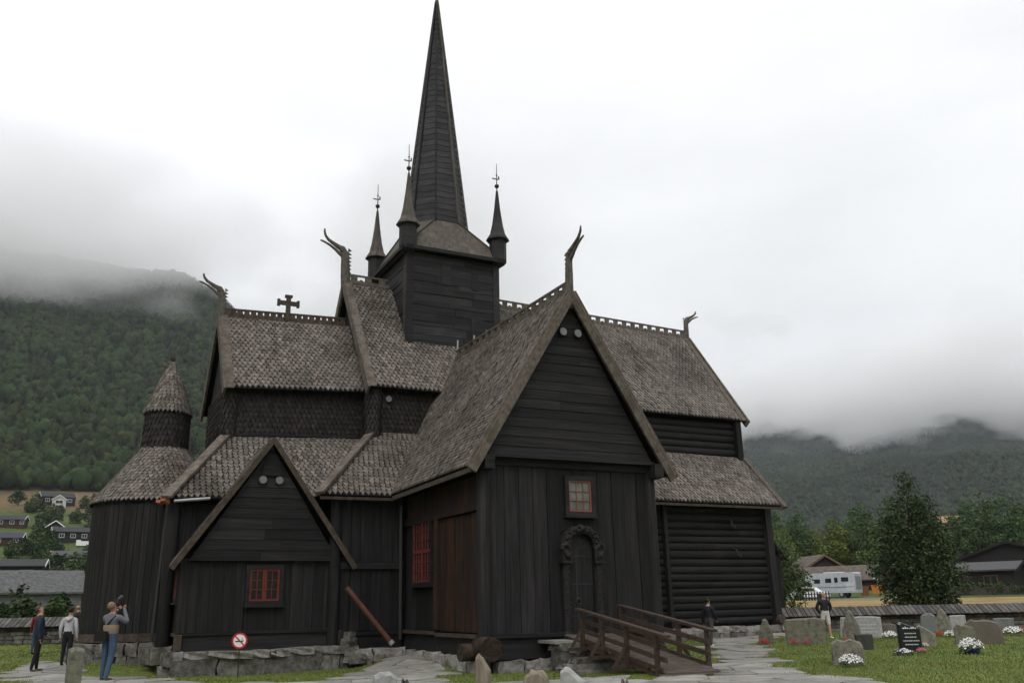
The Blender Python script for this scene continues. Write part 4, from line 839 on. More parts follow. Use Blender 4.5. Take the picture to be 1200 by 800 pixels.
grave(1133, 754, 25, 22, 'rough', 'grave_r', 'low lumpy lichen gravestone behind the white flowers in a blue pot', .3)
grave(1155, 754, 42, 28, 'rough', flat('brown_grave', (.13, .11, .09)), 'broad rough brown gravestone beside the lumpy lichen stone', .35)
grave(1178, 739, 22, 15, 'slab', 'grave_g', 'low flat grey gravestone slab before the roofed stone wall', .2)
grave(1196, 733, 24, 23, 'rough', flat('russet_grave', (.11, .07, .055)), 'russet rough gravestone at the end of the graves row', .3)
grave(1043, 746, 18, 16, 'rough', flat('brown_grave', (.13, .11, .09)), 'small brown gravestone behind white flowers near the wall', .2)
grave(26, 752, 5, 14, 'slab', 'grave_l', 'small pale gravestone far off beside the roofed wall', .15)
# stones in the front row whose feet are outside the picture
for px, top, wpx, dep, kind, m, lab, th in ((90, 757, 16, 17.0, 'slab', 'grave_r', 'slim upright stone post beside the flagstone path', .3), (566, 762, 17, 12.5, 'skew', 'grave_w', 'narrow wood-toned upright slab before the corner log ends', .14), (628, 783, 30, 12.2, 'round', 'grave_w', 'brownish ribbed gravestone top beside the white angular stone', .2), (671, 779, 29, 12.0, 'skew', 'grave_l', 'white angular gravestone top before the stone steps', .2), (451, 786, 28, 12.4, 'slab', 'grave_l', 'low white gravestone top on the flagstone path', .2), (476, 792, 14, 12.0, 'rough', 'grave_b', 'small dark stone beside the low white gravestone', .15), (733, 794, 14, 12.0, 'rough', flat('russet_grave', (.11, .07, .055)), 'small russet stone before the foot of the ramp', .15)):
    p = dp(px, top, dep); g0 = gh(p.x, p.y); hh = (p.z-g0)*FPX/dep
    grave(px, top, wpx, hh, kind, m, lab, th, loc=(p.x, p.y, g0), rz=.15 if px < 500 else -.2)
def flowers(px, py, wpx, hpx, cols, label, pot=None):
    p = gp(px, py); dep = (np.array(p)-CAM)@FW; w, h = wpx*dep/FPX, hpx*dep/FPX; p = p-Vector((FW[0], FW[1], 0))*.12; p.z = gh(p.x, p.y); rr = random.Random(int(px*3+py))
    o = empty('flower_clump', p); tag(o, label, 'flowers', 'flowers on the graves')
    lv = MB(); bl = [MB() for _ in cols]
    for k in range(140):
        a = rr.uniform(0, 6.28); r = w*.5*math.sqrt(rr.random()); z = h*(.75*math.sqrt(max(0, 1-(r/(w*.55))**2)))*rr.uniform(.3, 1); c = Vector((r*math.cos(a), r*math.sin(a), z)); s = w*.07
        u = Vector([rr.gauss(0, 1) for _ in range(3)]).normalized(); v = u.orthogonal().normalized()
        lv.add([c-u*s, c+v*s*.6, c+u*s, c-v*s*.6], [(0, 1, 2, 3)], 0, tuple([rr.uniform(.6, 1.4)]*3))
    lv.build('leaves', 'leaf', o, tint=True, fix=False)
    nb = 170
    for k in range(nb):
        a = rr.uniform(0, 6.28); r = w*.5*math.sqrt(rr.random()); z = h*(.28+.68*math.sqrt(max(0, 1-(r/(w*.54))**2))); s = w*.042*rr.uniform(.7, 1.3); z *= rr.uniform(.62, 1.05)
        n = Vector((math.cos(a)*r/w*1.6, math.sin(a)*r/w*1.6-.25, .8)).normalized(); u = n.orthogonal().normalized(); v = n.cross(u); c = Vector((r*math.cos(a), r*math.sin(a), z))
        vs = [c+n*s*.35]+[c+(u*math.cos(q*1.2566)+v*math.sin(q*1.2566))*s for q in range(5)]; bl[k % len(cols)].add(vs, [(0, 1+q, 1+(q+1) % 5) for q in range(5)])
    for b, c in zip(bl, cols): b.build('blossom', c, o, fix=False)
    if pot: MB().lathe([(0, 0), (w*.28, 0), (w*.34, h*.34), (w*.3, h*.36), (0, h*.3)], (0, 0, 0), 16).build('pot', pot, o)
fr, fwh, fp = flat('red_petal', (.42, .012, .012)), flat('white_petal', (.72, .72, .7), v=.05), flat('pink_petal', (.55, .16, .22))
flowers(895, 756, 12, 8, [fr], 'red flowers at the small pointed gravestone')
flowers(930, 757, 9, 9, [fr], 'red flower clump at one end of the broad low gravestone'); flowers(945, 757, 9, 9, [fr], 'red flower clump at the middle of the broad low gravestone')
flowers(996, 781, 27, 15, [fwh], 'white daisy-like flowers before the low rough gravestone'); flowers(991, 752, 7, 6, [fr], 'tiny red flowers at the pointed lichen gravestone')
flowers(1137, 766, 27, 19, [fwh], 'white flowers in a dark blue pot on the lawn', flat('blue_pot', (.012, .015, .1)))
flowers(1057, 767, 22, 8, [flat('blue_petal', (.02, .02, .08)), fwh], 'dark blue low planting at the foot of the black granite stone'); flowers(1078, 765, 11, 7, [fp], 'pink flowers beside the black granite stone')
flowers(1100, 747, 10, 9, [fr], 'red flowers before the mossy pointed gravestone'); flowers(1113, 747, 14, 9, [fwh], 'white flowers beside red ones before the mossy pointed gravestone')
flowers(1042, 748, 18, 9, [fwh], 'white flowers before the small brown gravestone'); flowers(1083, 758, 8, 6, [fwh, fp], 'pale pink and white flowers behind the black granite stone')
flowers(1186, 744, 22, 11, [fwh], 'white flowers at the end of the graves row'); flowers(1197, 744, 9, 9, [fr], 'red flowers at the end of the graves row')

# ------------------------------------------------------------------ trees
def leaf_mesh(name, clumps, per, size, seed, base=(1, 1, 1), var=.3):
    rs = np.random.RandomState(seed); C = []; K = []
    for (c, r) in clumps:
        n = max(6, int(per*r*r)); d = rs.normal(size=(n, 3)); d /= np.linalg.norm(d, axis=1)[:, None]; rad_ = r*rs.uniform(.25, 1, n)**.45
        C.append(np.array(c)[None]+d*rad_[:, None]*np.array((1, 1, .8))); K.append(np.full(n, rs.uniform(.75, 1.25)))
    C = np.concatenate(C); K = np.concatenate(K); n = len(C)
    u = rs.normal(size=(n, 3)); u[:, 2] *= .55; u /= np.linalg.norm(u, axis=1)[:, None]; v = rs.normal(size=(n, 3)); v -= (v*u).sum(1)[:, None]*u; v /= np.linalg.norm(v, axis=1)[:, None]
    s = (size*rs.uniform(.6, 1.3, n))[:, None]
    vs = np.stack([C-u*s, C+v*s*.55, C+u*s, C-v*s*.55], 1).reshape(-1, 3)
    me = bpy.data.meshes.new(name); me.vertices.add(4*n); me.vertices.foreach_set('co', vs.ravel()); me.loops.add(4*n); me.loops.foreach_set('vertex_index', np.arange(4*n, dtype=np.int32)); me.polygons.add(n); me.polygons.foreach_set('loop_start', np.arange(0, 4*n, 4, dtype=np.int32)); me.polygons.foreach_set('loop_total', np.full(n, 4, dtype=np.int32)); me.update(calc_edges=True)
    k = (K*rs.uniform(1-var, 1+var, n))[:, None]; h = rs.uniform(-.12, .12, n)[:, None]; col = np.concatenate([np.array(base)[None]*k*np.concatenate([1+h, np.ones_like(h), 1-h], 1), np.ones((n, 1))], 1)
    a = me.attributes.new('tint', 'FLOAT_COLOR', 'FACE'); a.data.foreach_set('color', col.ravel()); me.materials.append(M['leaf']); return me
def clumps_for(H0, H1, R, prof, n, cr, seed):
    rr = random.Random(seed); o = []
    while len(o) < n:
        t = rr.random(); pr = prof(t); a = rr.uniform(0, 6.2832); r = R*pr*rr.uniform(.15, 1)**.5*.85; 
        if rr.random() > pr+.15: continue
        o.append(((r*math.cos(a), r*math.sin(a), H0+(H1-H0)*t), cr*rr.uniform(.6, 1.25)*(.55+.45*pr)))
    return o
def trunk_mesh(H0, H1, r0, clumps, seed, limbs=14):
    rr = random.Random(seed); b = MB(); k = 7; pts = [(rr.uniform(-.05, .05)*H1*.15*(i > 0), rr.uniform(-.05, .05)*H1*.15*(i > 0), -.3+(H1*.93+.3)*i/k) for i in range(k+1)]
    b.tube(pts, [r0*(1.15 if i == 0 else 1)*(1-i/k*.9) for i in range(k+1)], 9)
    for c, r in rr.sample(clumps, min(limbs, len(clumps))):
        z = max(H0*.7, c[2]-rr.uniform(.15, .4)*(H1-H0)*.5); i = min(k-1, max(0, int((z+.3)/(H1*.93+.3)*k))); p = Vector(pts[i]); p.z = z; q = Vector(c); m_ = (p+q)/2+Vector((0, 0, -.1)); rb = r0*(1-z/H1)*.5+.012
        b.tube([p, m_, q], [rb, rb*.65, rb*.25], 6)
    return b
def make_tree(name, H0, H1, R, prof, n, cr, per, size, r0, seed, base=(1, 1, 1), limbs=14):
    cl = clumps_for(H0, H1, R, prof, n, cr, seed); o = empty(name)
    t = trunk_mesh(H0, H1, r0, cl, seed, limbs).build('trunk', 'bark', o, smooth=True); link(bpy.data.objects.new('crown', leaf_mesh('crown', cl, per, size, seed, base)), o); return o
def copy_tree(o, loc, rz, sc, name=None):
    c = bpy.data.objects.new(name or o.name.split('.')[0], None); c.empty_display_size = .3; COL.objects.link(c); c.location = loc; c.rotation_euler = (0, 0, rz); c.scale = (sc[0], sc[0], sc[1])
    for ch in o.children: q = bpy.data.objects.new(ch.name.split('.')[0], ch.data); q.parent = c; COL.objects.link(q)
    return c
egg = lambda t: max(.05, math.sin(math.pi*min(1, .12+t*.9)**.75))
cone_ = lambda t: (min(1, .72+t*1.1) if t < .25 else max(.12, 1-((t-.25)/.78)**1.75))
bt = make_tree('broadleaf_tree', .6, 7.0, 2.2, cone_, 250, .6, 330, .075, .2, 11, (.95, 1.0, 1.0), 30)
p = dp(1080, 700, 41.5); bt.location = (p.x, p.y, gh(p.x, p.y)); tag(bt, 'dense dark green broadleaf tree growing beside the roofed stone wall', 'tree')
protos = []
for s, (R, H1, base, pf) in enumerate(((3.4, 11.5, (1.15, 1.25, 1.0), egg), (2.8, 13, (1.0, 1.1, .9), egg), (3.8, 10, (1.5, 1.5, .9), egg), (2.4, 14, (.85, 1.0, .85), lambda t: .35+.75*math.sin(math.pi*min(1, .1+t*.9))), (3.2, 11, (1.9, 1.6, .75), egg))):
    protos.append(make_tree('birch_tree', H1*.14, H1, R, pf, 60, 1.15, 80, .2, .16, 40+s, tuple(1.35*q for q in base), 10))
rr = random.Random(17)
kinds = ['bushy mid green tree in the wood behind the barns', 'slender fresh green birch in the wood behind the barns', 'pale olive spreading tree in the wood behind the barns', 'tall narrow dark green tree in the wood behind the barns', 'yellowing tree in the wood behind the barns']
used = [False]*5
spots = []
for k in range(64):
    px = 905+rr.random()*330; d = rr.uniform(170, 260); spots.append((px, d, rr.randrange(5) if rr.random() < .8 else 1))
spots += [(925, 165, 4), (985, 168, 4), (1000, 170, 2), (1040, 160, 2), (1150, 160, 3), (1165, 155, 1), (1185, 160, 3), (1205, 155, 1), (1128, 165, 0), (912, 150, 2), (935, 172, 0), (1020, 166, 1), (1060, 150, 1)]
for px, d, k in spots:
    P = dp(px, 690, d); x, y = P.x, P.y; h = gh(x, y); sc = rr.uniform(.85, 1.25)
    if 1095 < px < 1135 and d > 165: continue
    if used[k]: o = copy_tree(protos[k], (x, y, h), rr.uniform(0, 6.28), (sc*1.05, sc))
    else: o = protos[k]; o.location = (x, y, h); used[k] = True
    tag(o, kinds[k], 'tree', 'trees of the wood behind the barns')
# shrub at the corner of the church
sh = make_tree('willow_shrub', .2, 4.6, 1.75, egg, 70, .62, 150, .11, .08, 71, (.95, 1.1, .85), 14); p = dp(920, 700, 60); sh.location = (p.x, p.y, gh(p.x, p.y)); tag(sh, 'leafy willow shrub beside the log-built corner of the church', 'shrub')
# trees and bushes between the houses on the slope
bush = [make_tree('garden_tree', .6, 6.5, 2.6, egg, 26, 1.25, 32, .36, .12, 90+s, b, 6) for s, b in enumerate(((.8, .95, .75), (1.1, 1.15, .85), (.65, .8, .68)))]
bk = ['dark green garden tree among the houses on the slope', 'light green garden tree among the houses on the slope', 'deep green garden bush among the houses on the slope']; used = [False]*3
HOUSE_PX = []
def put_bush(px, d, k, s):
    P = dp(px, 690, d); x, y = P.x, P.y; loc = (x, y, gh(x, y))
    if used[k]: o = copy_tree(bush[k], loc, rr.uniform(0, 6.28), (s*1.15, s))
    else: o = bush[k]; o.location = loc; o.scale = (s*1.15, s*1.15, s); used[k] = True
    tag(o, bk[k], 'tree', 'garden trees on the slope')

# ------------------------------------------------------------------ houses
def house(name, loc, rz, w, d, h, rh, wall, roofm, label, wins=(), trim=None, ov=.5, axis='x', cat='house', group=None, chimney=None, doors=(), bt=None):
    """gabled house: w along local x (front faces -y); ridge along axis; wins: (x, z, w, h) on the front"""
    o = empty(name, loc, rz); tag(o, label, cat, group); wl = MB()
    wl.box((0, 0, h/2-.5), (w, d, h+1)); 
    if axis == 'x': wl.prism([(-d/2, h), (d/2, h), (0, h+rh)], -w/2, w/2, 'x')
    else: wl.prism([(-w/2, h), (w/2, h), (0, h+rh)], -d/2, d/2, 'y')
    wl.build('wall', wall, o); r = MB(); t = .18
    a, L = ((d/2, w/2) if axis == 'x' else (w/2, d/2)); k = rh/a; e = a+ov
    for s in (-1, 1):
        q = [(0, h+rh+.1), (s*e, h-k*ov+.1), (s*e, h-k*ov+.1+t), (0, h+rh+.1+t)]; r.prism(q, -L-ov, L+ov, 'x' if axis == 'x' else 'y')
    ro = r.build('roof', roofm, o)
    if trim:
        for s in (-1, 1):
            for g in (-1, 1):
                P0 = (g*(L+ov+.03), 0, h+rh+.12) if axis == 'x' else (0, g*(L+ov+.03), h+rh+.12); P1 = (g*(L+ov+.03), s*e, h-k*ov+.12) if axis == 'x' else (s*e, g*(L+ov+.03), h-k*ov+.12); beam('barge_board', ro, bt or trim, P0, P1, .08, .34)
    if chimney: piece('chimney', ro, 'stone', (chimney, .3, h+rh+.5), (.7, .7, 1.2))
    for (x, z, ww, hh) in wins:
        f = MB().box((x, -d/2-.02, z), (ww+.24, .1, hh+.24)).build('window', trim or 'white', o); MB().box((x, -d/2-.06, z), (ww, .06, hh)).build('pane', 'glass_d', f)
        if ww > .9: MB().box((x, -d/2-.1, z), (.07, .04, hh)).build('mullion', trim or 'white', f)
    for (x, ww, hh) in doors: MB().box((x, -d/2-.04, hh/2), (ww, .1, hh)).build('door', flat('door_brown', (.12, .05, .03)), o)
    return o
dk, rd, roofd, roofg = flat('dark_timber', (.018, .016, .016)), flat('oxblood_timber', (.05, .022, .018)), flat('slate_roof', (.035, .035, .038)), flat('grey_slate', (.09, .09, .09), v=.45)
brn, shr = flat('barn_timber', (.03, .022, .018)), pm('plank_roof', (.07, .058, .047), (.14, .118, .1), (1.5, 1.5, 1.5), .8, .2, rnd=.1)
def hloc(px, d): P = dp(px, 690, d); return (P.x, P.y, gh(P.x, P.y))
fc = lambda px: -YAW-math.atan((px-600)/FPX)
def elev(px, py, d):   # ground point at depth d under a pixel, on the real terrain
    return hloc(px, d)
house('house', hloc(54, 425), fc(64)+.2, 15, 8, 3.6, 2.2, dk, roofd, 'black house with white gable trim high on the slope below the tan field', [(-5, 2, 1.6, 1.4), (-2, 2, 1.6, 1.4), (5, 2, 1.6, 1.4)], 'white', axis='x')
o = house('garden_pavilion', hloc(57, 418), fc(67), 6, 4, 3.2, 1.9, flat('white_timber', (.5, .5, .5)), roofd, 'small white-fronted gabled annex before the black house with white trim', [(0, 2, 3, 1.4)], 'white', axis='y')
house('house', hloc(3, 340), fc(14)-.25, 10, 7, 2.8, 1.6, rd, roofd, 'red-brown house with dark roof above another red house on the slope', [(-3, 1.8, 1.4, 1.2), (1, 1.8, 1.4, 1.2), (4.5, 1.8, 1.2, 1.2)], 'white')
house('house', hloc(1, 285), fc(10)-.2, 9, 6, 2.4, 1.6, rd, flat('blue_slate', (.04, .045, .06)), 'long red house with bluish roof on the slope', [(-2, 1.6, 1.2, 1.1), (3, 1.6, 1.2, 1.1)], 'white')
house('house', hloc(77, 300), fc(84)+.1, 12, 7, 2.9, 1.6, dk, roofd, 'long low black house with a white camper beside it on the slope', [(-3.5, 1.6, 1.4, 1.1), (0, 1.6, 1.4, 1.1), (3.5, 1.6, 1.4, 1.1)], 'white')
house('house', hloc(56, 305), fc(64), 5.5, 8, 4.0, 2.0, dk, roofd, 'black gable-fronted house joined to the long low black house', [(0, 3.4, 1.6, 1.2), (0, 1.2, 1.6, 1.2)], 'white', axis='y')
house('house', hloc(84, 205), fc(84)-.1, 9.5, 6, 2.6, 1.4, dk, flat('worn_slate', (.07, .07, .072)), 'black single-storey house with white windows above the grey roofs', [(-2.6, 1.5, 1.1, 1), (-.6, 1.5, .9, 1), (1.2, 1.5, .9, 1), (3, 1.5, .9, 1)], 'white')
house('house', hloc(12, 158), fc(12)-.15, 10, 6, 2.8, 1.1, dk, roofd, 'flat-roofed looking dark house with three pale windows on the slope', [(-3.4, 1.6, .9, .9), (-.6, 1.6, .9, .9), (2.6, 1.6, 1.9, .9)], 'white')
house('house', hloc(8, 140), fc(8), 9, 5, 1.6, 1.0, dk, roofd, 'low dark shed roof below the dark house with three windows', [], None)
house('barn', hloc(28, 92), fc(28)+.1, 10, 7, 1.6, 2.0, flat('grey_plaster', (.14, .14, .135)), roofg, 'large grey slate-roofed barn behind the roofed churchyard wall', [], None, cat='barn')
house('shed', hloc(90, 96), fc(90)+.35, 6, 5, 1.7, 1.1, brn, flat('worn_slate', (.07, .07, .072)), 'brown shed with grey roof beside the slate-roofed barn', [], flat('barn_brown', (.13, .09, .06)), axis='y', cat='shed')
o = MB().box((0, 0, .9), (4.6, 2, 1.5)).box((-1.6, 0, 1.8), (1.4, 1.8, .5)).build('camper', 'white'); o.location = hloc(92, 292); o.rotation_euler = (0, 0, fc(98)); tag(o, 'white camper parked beside the long low black house on the slope', 'camper')
o = MB().box((0, 0, .6), (3.2, 2, 1.2)).prism([(-1.6, 1.2), (1.6, 1.2), (0, 1.7)], -1, 1).build('white_tent', 'white'); o.location = hloc(41, 140); o.rotation_euler = (0, 0, fc(41)); tag(o, 'white tent-like shelter beside the dark shed roof on the slope', 'shelter')
for px, d, k, s in [(30, 400, 0, 1.3), (25, 395, 1, 1.1), (88, 420, 1, 1), (98, 415, 0, 1.2), (40, 350, 0, 1.2), (50, 360, 1, 1.3), (80, 370, 1, 1), (95, 365, 2, 1.2), (60, 390, 2, .8), (8, 410, 2, 1.2), (38, 300, 1, 1.1), (48, 320, 2, 1.2), (105, 330, 0, 1.3), (30, 260, 0, 1.0), (45, 255, 1, 1.2), (52, 240, 0, 1.2), (20, 250, 2, .9), (8, 245, 1, .8), (60, 230, 2, .9), (54, 215, 0, 1.0), (106, 225, 1, 1), (50, 185, 1, .8), (62, 178, 2, .8), (72, 180, 0, .75), (84, 175, 1, .8), (95, 178, 2, .8), (104, 170, 0, .9), (40, 190, 0, .8), (15, 190, 1, .6), (58, 160, 0, .6), (80, 150, 1, .6), (98, 140, 2, .65), (66, 140, 2, .5)]: put_bush(px, d, k, s)
for j, (px, d, s) in enumerate([(26, 62, .42), (32, 63, .3), (5, 60, .26), (14, 60, .22), (66, 66, .3), (74, 70, .34)]): put_bush(px, d, j % 3, s)
# roofed stone walls round the churchyard
def churchwall(a, b, label, zr=.95):
    a, b = Vector((a[0], a[1], 0)), Vector((b[0], b[1], 0)); mid = (a+b)/2; d = b-a; L = d.length; rz = math.atan2(d.y, d.x); z0 = gh(mid.x, mid.y); o = empty('churchyard_wall', (mid.x, mid.y, z0), rz); tag(o, label, 'wall')
    c = MB().box((0, 0, zr*.32-.1), (L, .5, zr*.64+.2)).build('wall_core', 'stone', o); r_ = random.Random(int(L*10)); mb = MB()
    rows = 4
    for j in range(rows):
        x = -L/2
        while x < L/2:
            w = r_.uniform(.25, .7); mb.box((x+w/2, -.27+r_.uniform(-.03, .02), (j+.5)*zr*.66/rows), (w-.03, .16, zr*.66/rows-.03), t=tuple([r_.uniform(.6, 1.3)]*3)); x += w
    tag(mb.build('stones', M['wallstone'], c, tint=True), kind='stuff')
    q = [((-L/2, 0, zr), (L/2, 0, zr), (L/2, -.62, zr*.66), (-L/2, -.62, zr*.66)), ((L/2, 0, zr), (-L/2, 0, zr), (-L/2, .62, zr*.66), (L/2, .62, zr*.66))]
    rf = slab(q, .06).build('wall_roof', 'tar_dark', o); bm = MB()
    n = int(L/.2)
    for k in range(n):
        x = -L/2+(k+.5)*L/n
        for s in (-1, 1): bm.bar((x, s*.02, zr+.03+.008*(k % 2)), (x, s*.64, zr*.66+.01+.012*(k % 2)), .17, .03, t=tuple([r_.uniform(.65, 1.3)]*3))
    tag(bm.build('roof_boards', M['wallroof'], rf, tint=True), kind='stuff')
M['wallstone'] = pm('dry_stone', (.07, .066, .06), (.2, .19, .17), (4, 4, 4), .9, .1, .4, attr=1); M['wallroof'] = pm('wall_roof_board', (.06, .055, .053), (.13, .122, .115), (3, 3, 3), .8, .2, .2, attr=1)
a, b = dp(905, 735, 39), dp(1330, 730, 39); churchwall(a, b, 'low dry-stone wall with a board roof along the dry field', 1.0)
a, b = dp(-60, 750, 41), dp(112, 747, 41); churchwall(a, b, 'low dry-stone wall with a board roof before the grey barn', 1.1)

# ------------------------------------------------------------------ beyond the field on the right
house('barn', Vector(hloc(955, 150))-V3(0, 0, .8), fc(957)+.5, 9.5, 8, 3.2, 2.7, brn, shr, 'brown timber barn with open truss gable behind the motorhome', [], flat('barn_brown', (.13, .09, .06)), axis='y', cat='barn')
house('barn', Vector(hloc(1000, 139))-V3(0, 0, .6), fc(1003)-.32, 14, 6, 2.1, 1.9, brn, shr, 'long low timber barn with brown plank roof behind the motorhome', [], None, cat='barn')
house('lodge', hloc(1196, 119), fc(1196)-.1, 15, 12, 3.3, 2.5, dk, roofd, 'large dark timber lodge with brown-framed windows behind the hedge', [(-4.5, 1.5, .8, 1.5), (-3.2, 1.5, .8, 1.5), (-2.1, 1.5, .8, 1.5), (2, 1.5, 1.1, 1.5)], flat('barn_brown2', (.11, .05, .03)), axis='y', cat='house', bt=dk)
house('lodge_wing', hloc(1153, 113), fc(1153)-.25, 9, 6, 2.5, .9, dk, flat('worn_slate', (.07, .07, .072)), 'low wing of the dark lodge with a brown-framed window', [(1.8, 1.3, 1.4, 1.1), (-1.5, 1.3, 1, 1.1)], flat('barn_brown2', (.11, .05, .03)), cat='house', bt=dk)
P = dp(1114, 610, 215); o = house('hillside_hut', (P.x, P.y, P.z-2.0), fc(1114)+.1, 5.2, 4, 1.6, 1.3, brn, flat('tan_roof', (.3, .2, .11)), 'hut with a tan roof peeping out of the wood', [], None, cat='hut')
P = dp(1114, 610, 215); o = MB().box((0, 0, -4), (4.4, 3.4, 9)).build('hut_base', 'stone'); o.location = (0, 0, -1.0); o.parent = bpy.data.objects['hillside_hut']
def hedge():
    rs = random.Random(5); cl = []
    for k in range(120): x = rs.uniform(-7.5, 7.5); cl.append(((x, rs.uniform(-.4, .4), rs.uniform(.3, 1.2)), .42))
    o = empty('hedge', hloc(1190, 103), fc(1190)); link(bpy.data.objects.new('foliage', leaf_mesh('foliage', cl, 190, .12, 8, (.9, 1, .8))), o); MB().box((0, 0, .4), (14.5, .5, 1.0)).build('stems', 'bark', o); tag(o, 'clipped dark green hedge before the timber lodge', 'hedge')
hedge()
def motorhome():
    p = hloc(975, 112); o = empty('motorhome', p, fc(975)-.38); tag(o, 'pale grey motorhome parked before the long low barn', 'motorhome'); z = .0
    prof = [(-3.6, .55), (3.4, .55), (3.45, 2.85), (3.3, 2.98), (-1.8, 2.98), (-2.75, 2.75), (-2.95, 2.25), (-2.6, 1.9), (-3.1, 1.25), (-3.65, 1.05)]
    body = MB().prism(prof, -1.1, 1.1).build('body', flat('coach_paint', (.42, .45, .48), .35, .4), o)
    for x, zz, w, h in ((-1.35, 2.0, .75, .5), (.1, 2.05, .75, .5), (1.1, 2.1, .42, .6), (2.2, 2.15, .9, .5), (-2.35, 1.6, .5, .5)): MB().box((x, -1.11, zz), (w, .05, h)).build('window', 'glass_d', body)
    MB().bar((-2.75, 0, 1.9), (-3.2, 0, 1.22), 1.9, .04).build('windscreen', 'glass_d', body); MB().box((3.43, 0, 1.75), (.06, 1.7, 1.5)).build('rear_panel', flat('coach_rear', (.2, .215, .23), .4), body); MB().box((.8, -1.12, 1.25), (4.9, .02, .1)).build('stripe', flat('coach_stripe', (.2, .22, .25)), body); MB().box((2.75, -1.115, 1.2), (1.0, .03, .9)).build('hatch', flat('coach_hatch', (.5, .52, .55)), body)
    for x in (-2.5, 1.6):
        for y in (-.95, .95):
            w = MB().tube([(x, y-.14, .36), (x, y+.14, .36)], .36, 16).build('wheel', 'iron', o); MB().tube([(x, y-.16, .36), (x, y-.14, .36)], .2, 12).build('rim', 'grey_metal', w)
    MB().box((.5, 0, 3.02), (2.2, 1.3, .1)).build('roof_rail', 'white', o)
motorhome()
def car():
    p = hloc(949, 108); o = empty('parked_car', p, fc(949)-.3); tag(o, 'white car parked before the motorhome behind a dark fence', 'car')
    b = MB().prism([(-2.1, .3), (2.1, .3), (2.15, .85), (1.2, .95), (.6, 1.42), (-1.2, 1.45), (-1.9, .95), (-2.15, .8)], -.85, .85).build('body', 'white', o); MB().prism([(.5, 1.36), (-1.1, 1.38), (-1.6, .98), (1.0, .98)], -.87, .87).build('window', 'glass_d', b)
    for x in (-1.35, 1.35):
        for y in (-.75, .75): MB().tube([(x, y-.12, .32), (x, y+.12, .32)], .32, 14).build('wheel', 'iron', o)
car()
def fence():
    o = empty('picket_fence', hloc(952, 103), fc(952)-.3); tag(o, 'short dark picket fence before the white car', 'fence')
    for k in range(12): piece('picket', o, dk, (-1.8+k*.33, 0, .45), (.14, .04, 1.0))
    for z in (.25, .7): piece('rail', o, dk, (0, .03, z), (4.2, .05, .08))
fence()
o = MB().prism([(-.55, 0), (.55, 0), (.7, 1.1), (-.7, 1.1)], -.6, .6).box((0, 0, 1.14), (1.5, 1.3, .1)).build('waste_container', flat('orange_plastic', (.5, .17, .02))); o.location = hloc(1028, 118); o.rotation_euler = (0, 0, fc(1028)); tag(o, 'orange waste container beside the long low barn', 'container')
o = MB().prism([(-.45, 0), (.45, 0), (.55, 1.1), (-.55, 1.1)], -.45, .45).box((0, 0, 1.14), (1.2, 1.0, .1)).build('waste_container', flat('brown_plastic', (.16, .06, .03))); o.location = hloc(1013, 116); o.rotation_euler = (0, 0, fc(1013)); tag(o, 'brown waste container at the rear of the motorhome', 'container')
o = empty('road_sign', hloc(1029, 117), fc(1029)); tag(o, 'round pale traffic sign on a post beside the orange container', 'sign'); MB().tube([(0, 0, -.2), (0, 0, 2.4)], .04, 8).build('post', 'grey_metal', o); MB().tube([(0, -.05, 2.1), (0, -.08, 2.1)], .4, 20).build('sign_plate', 'white', o)

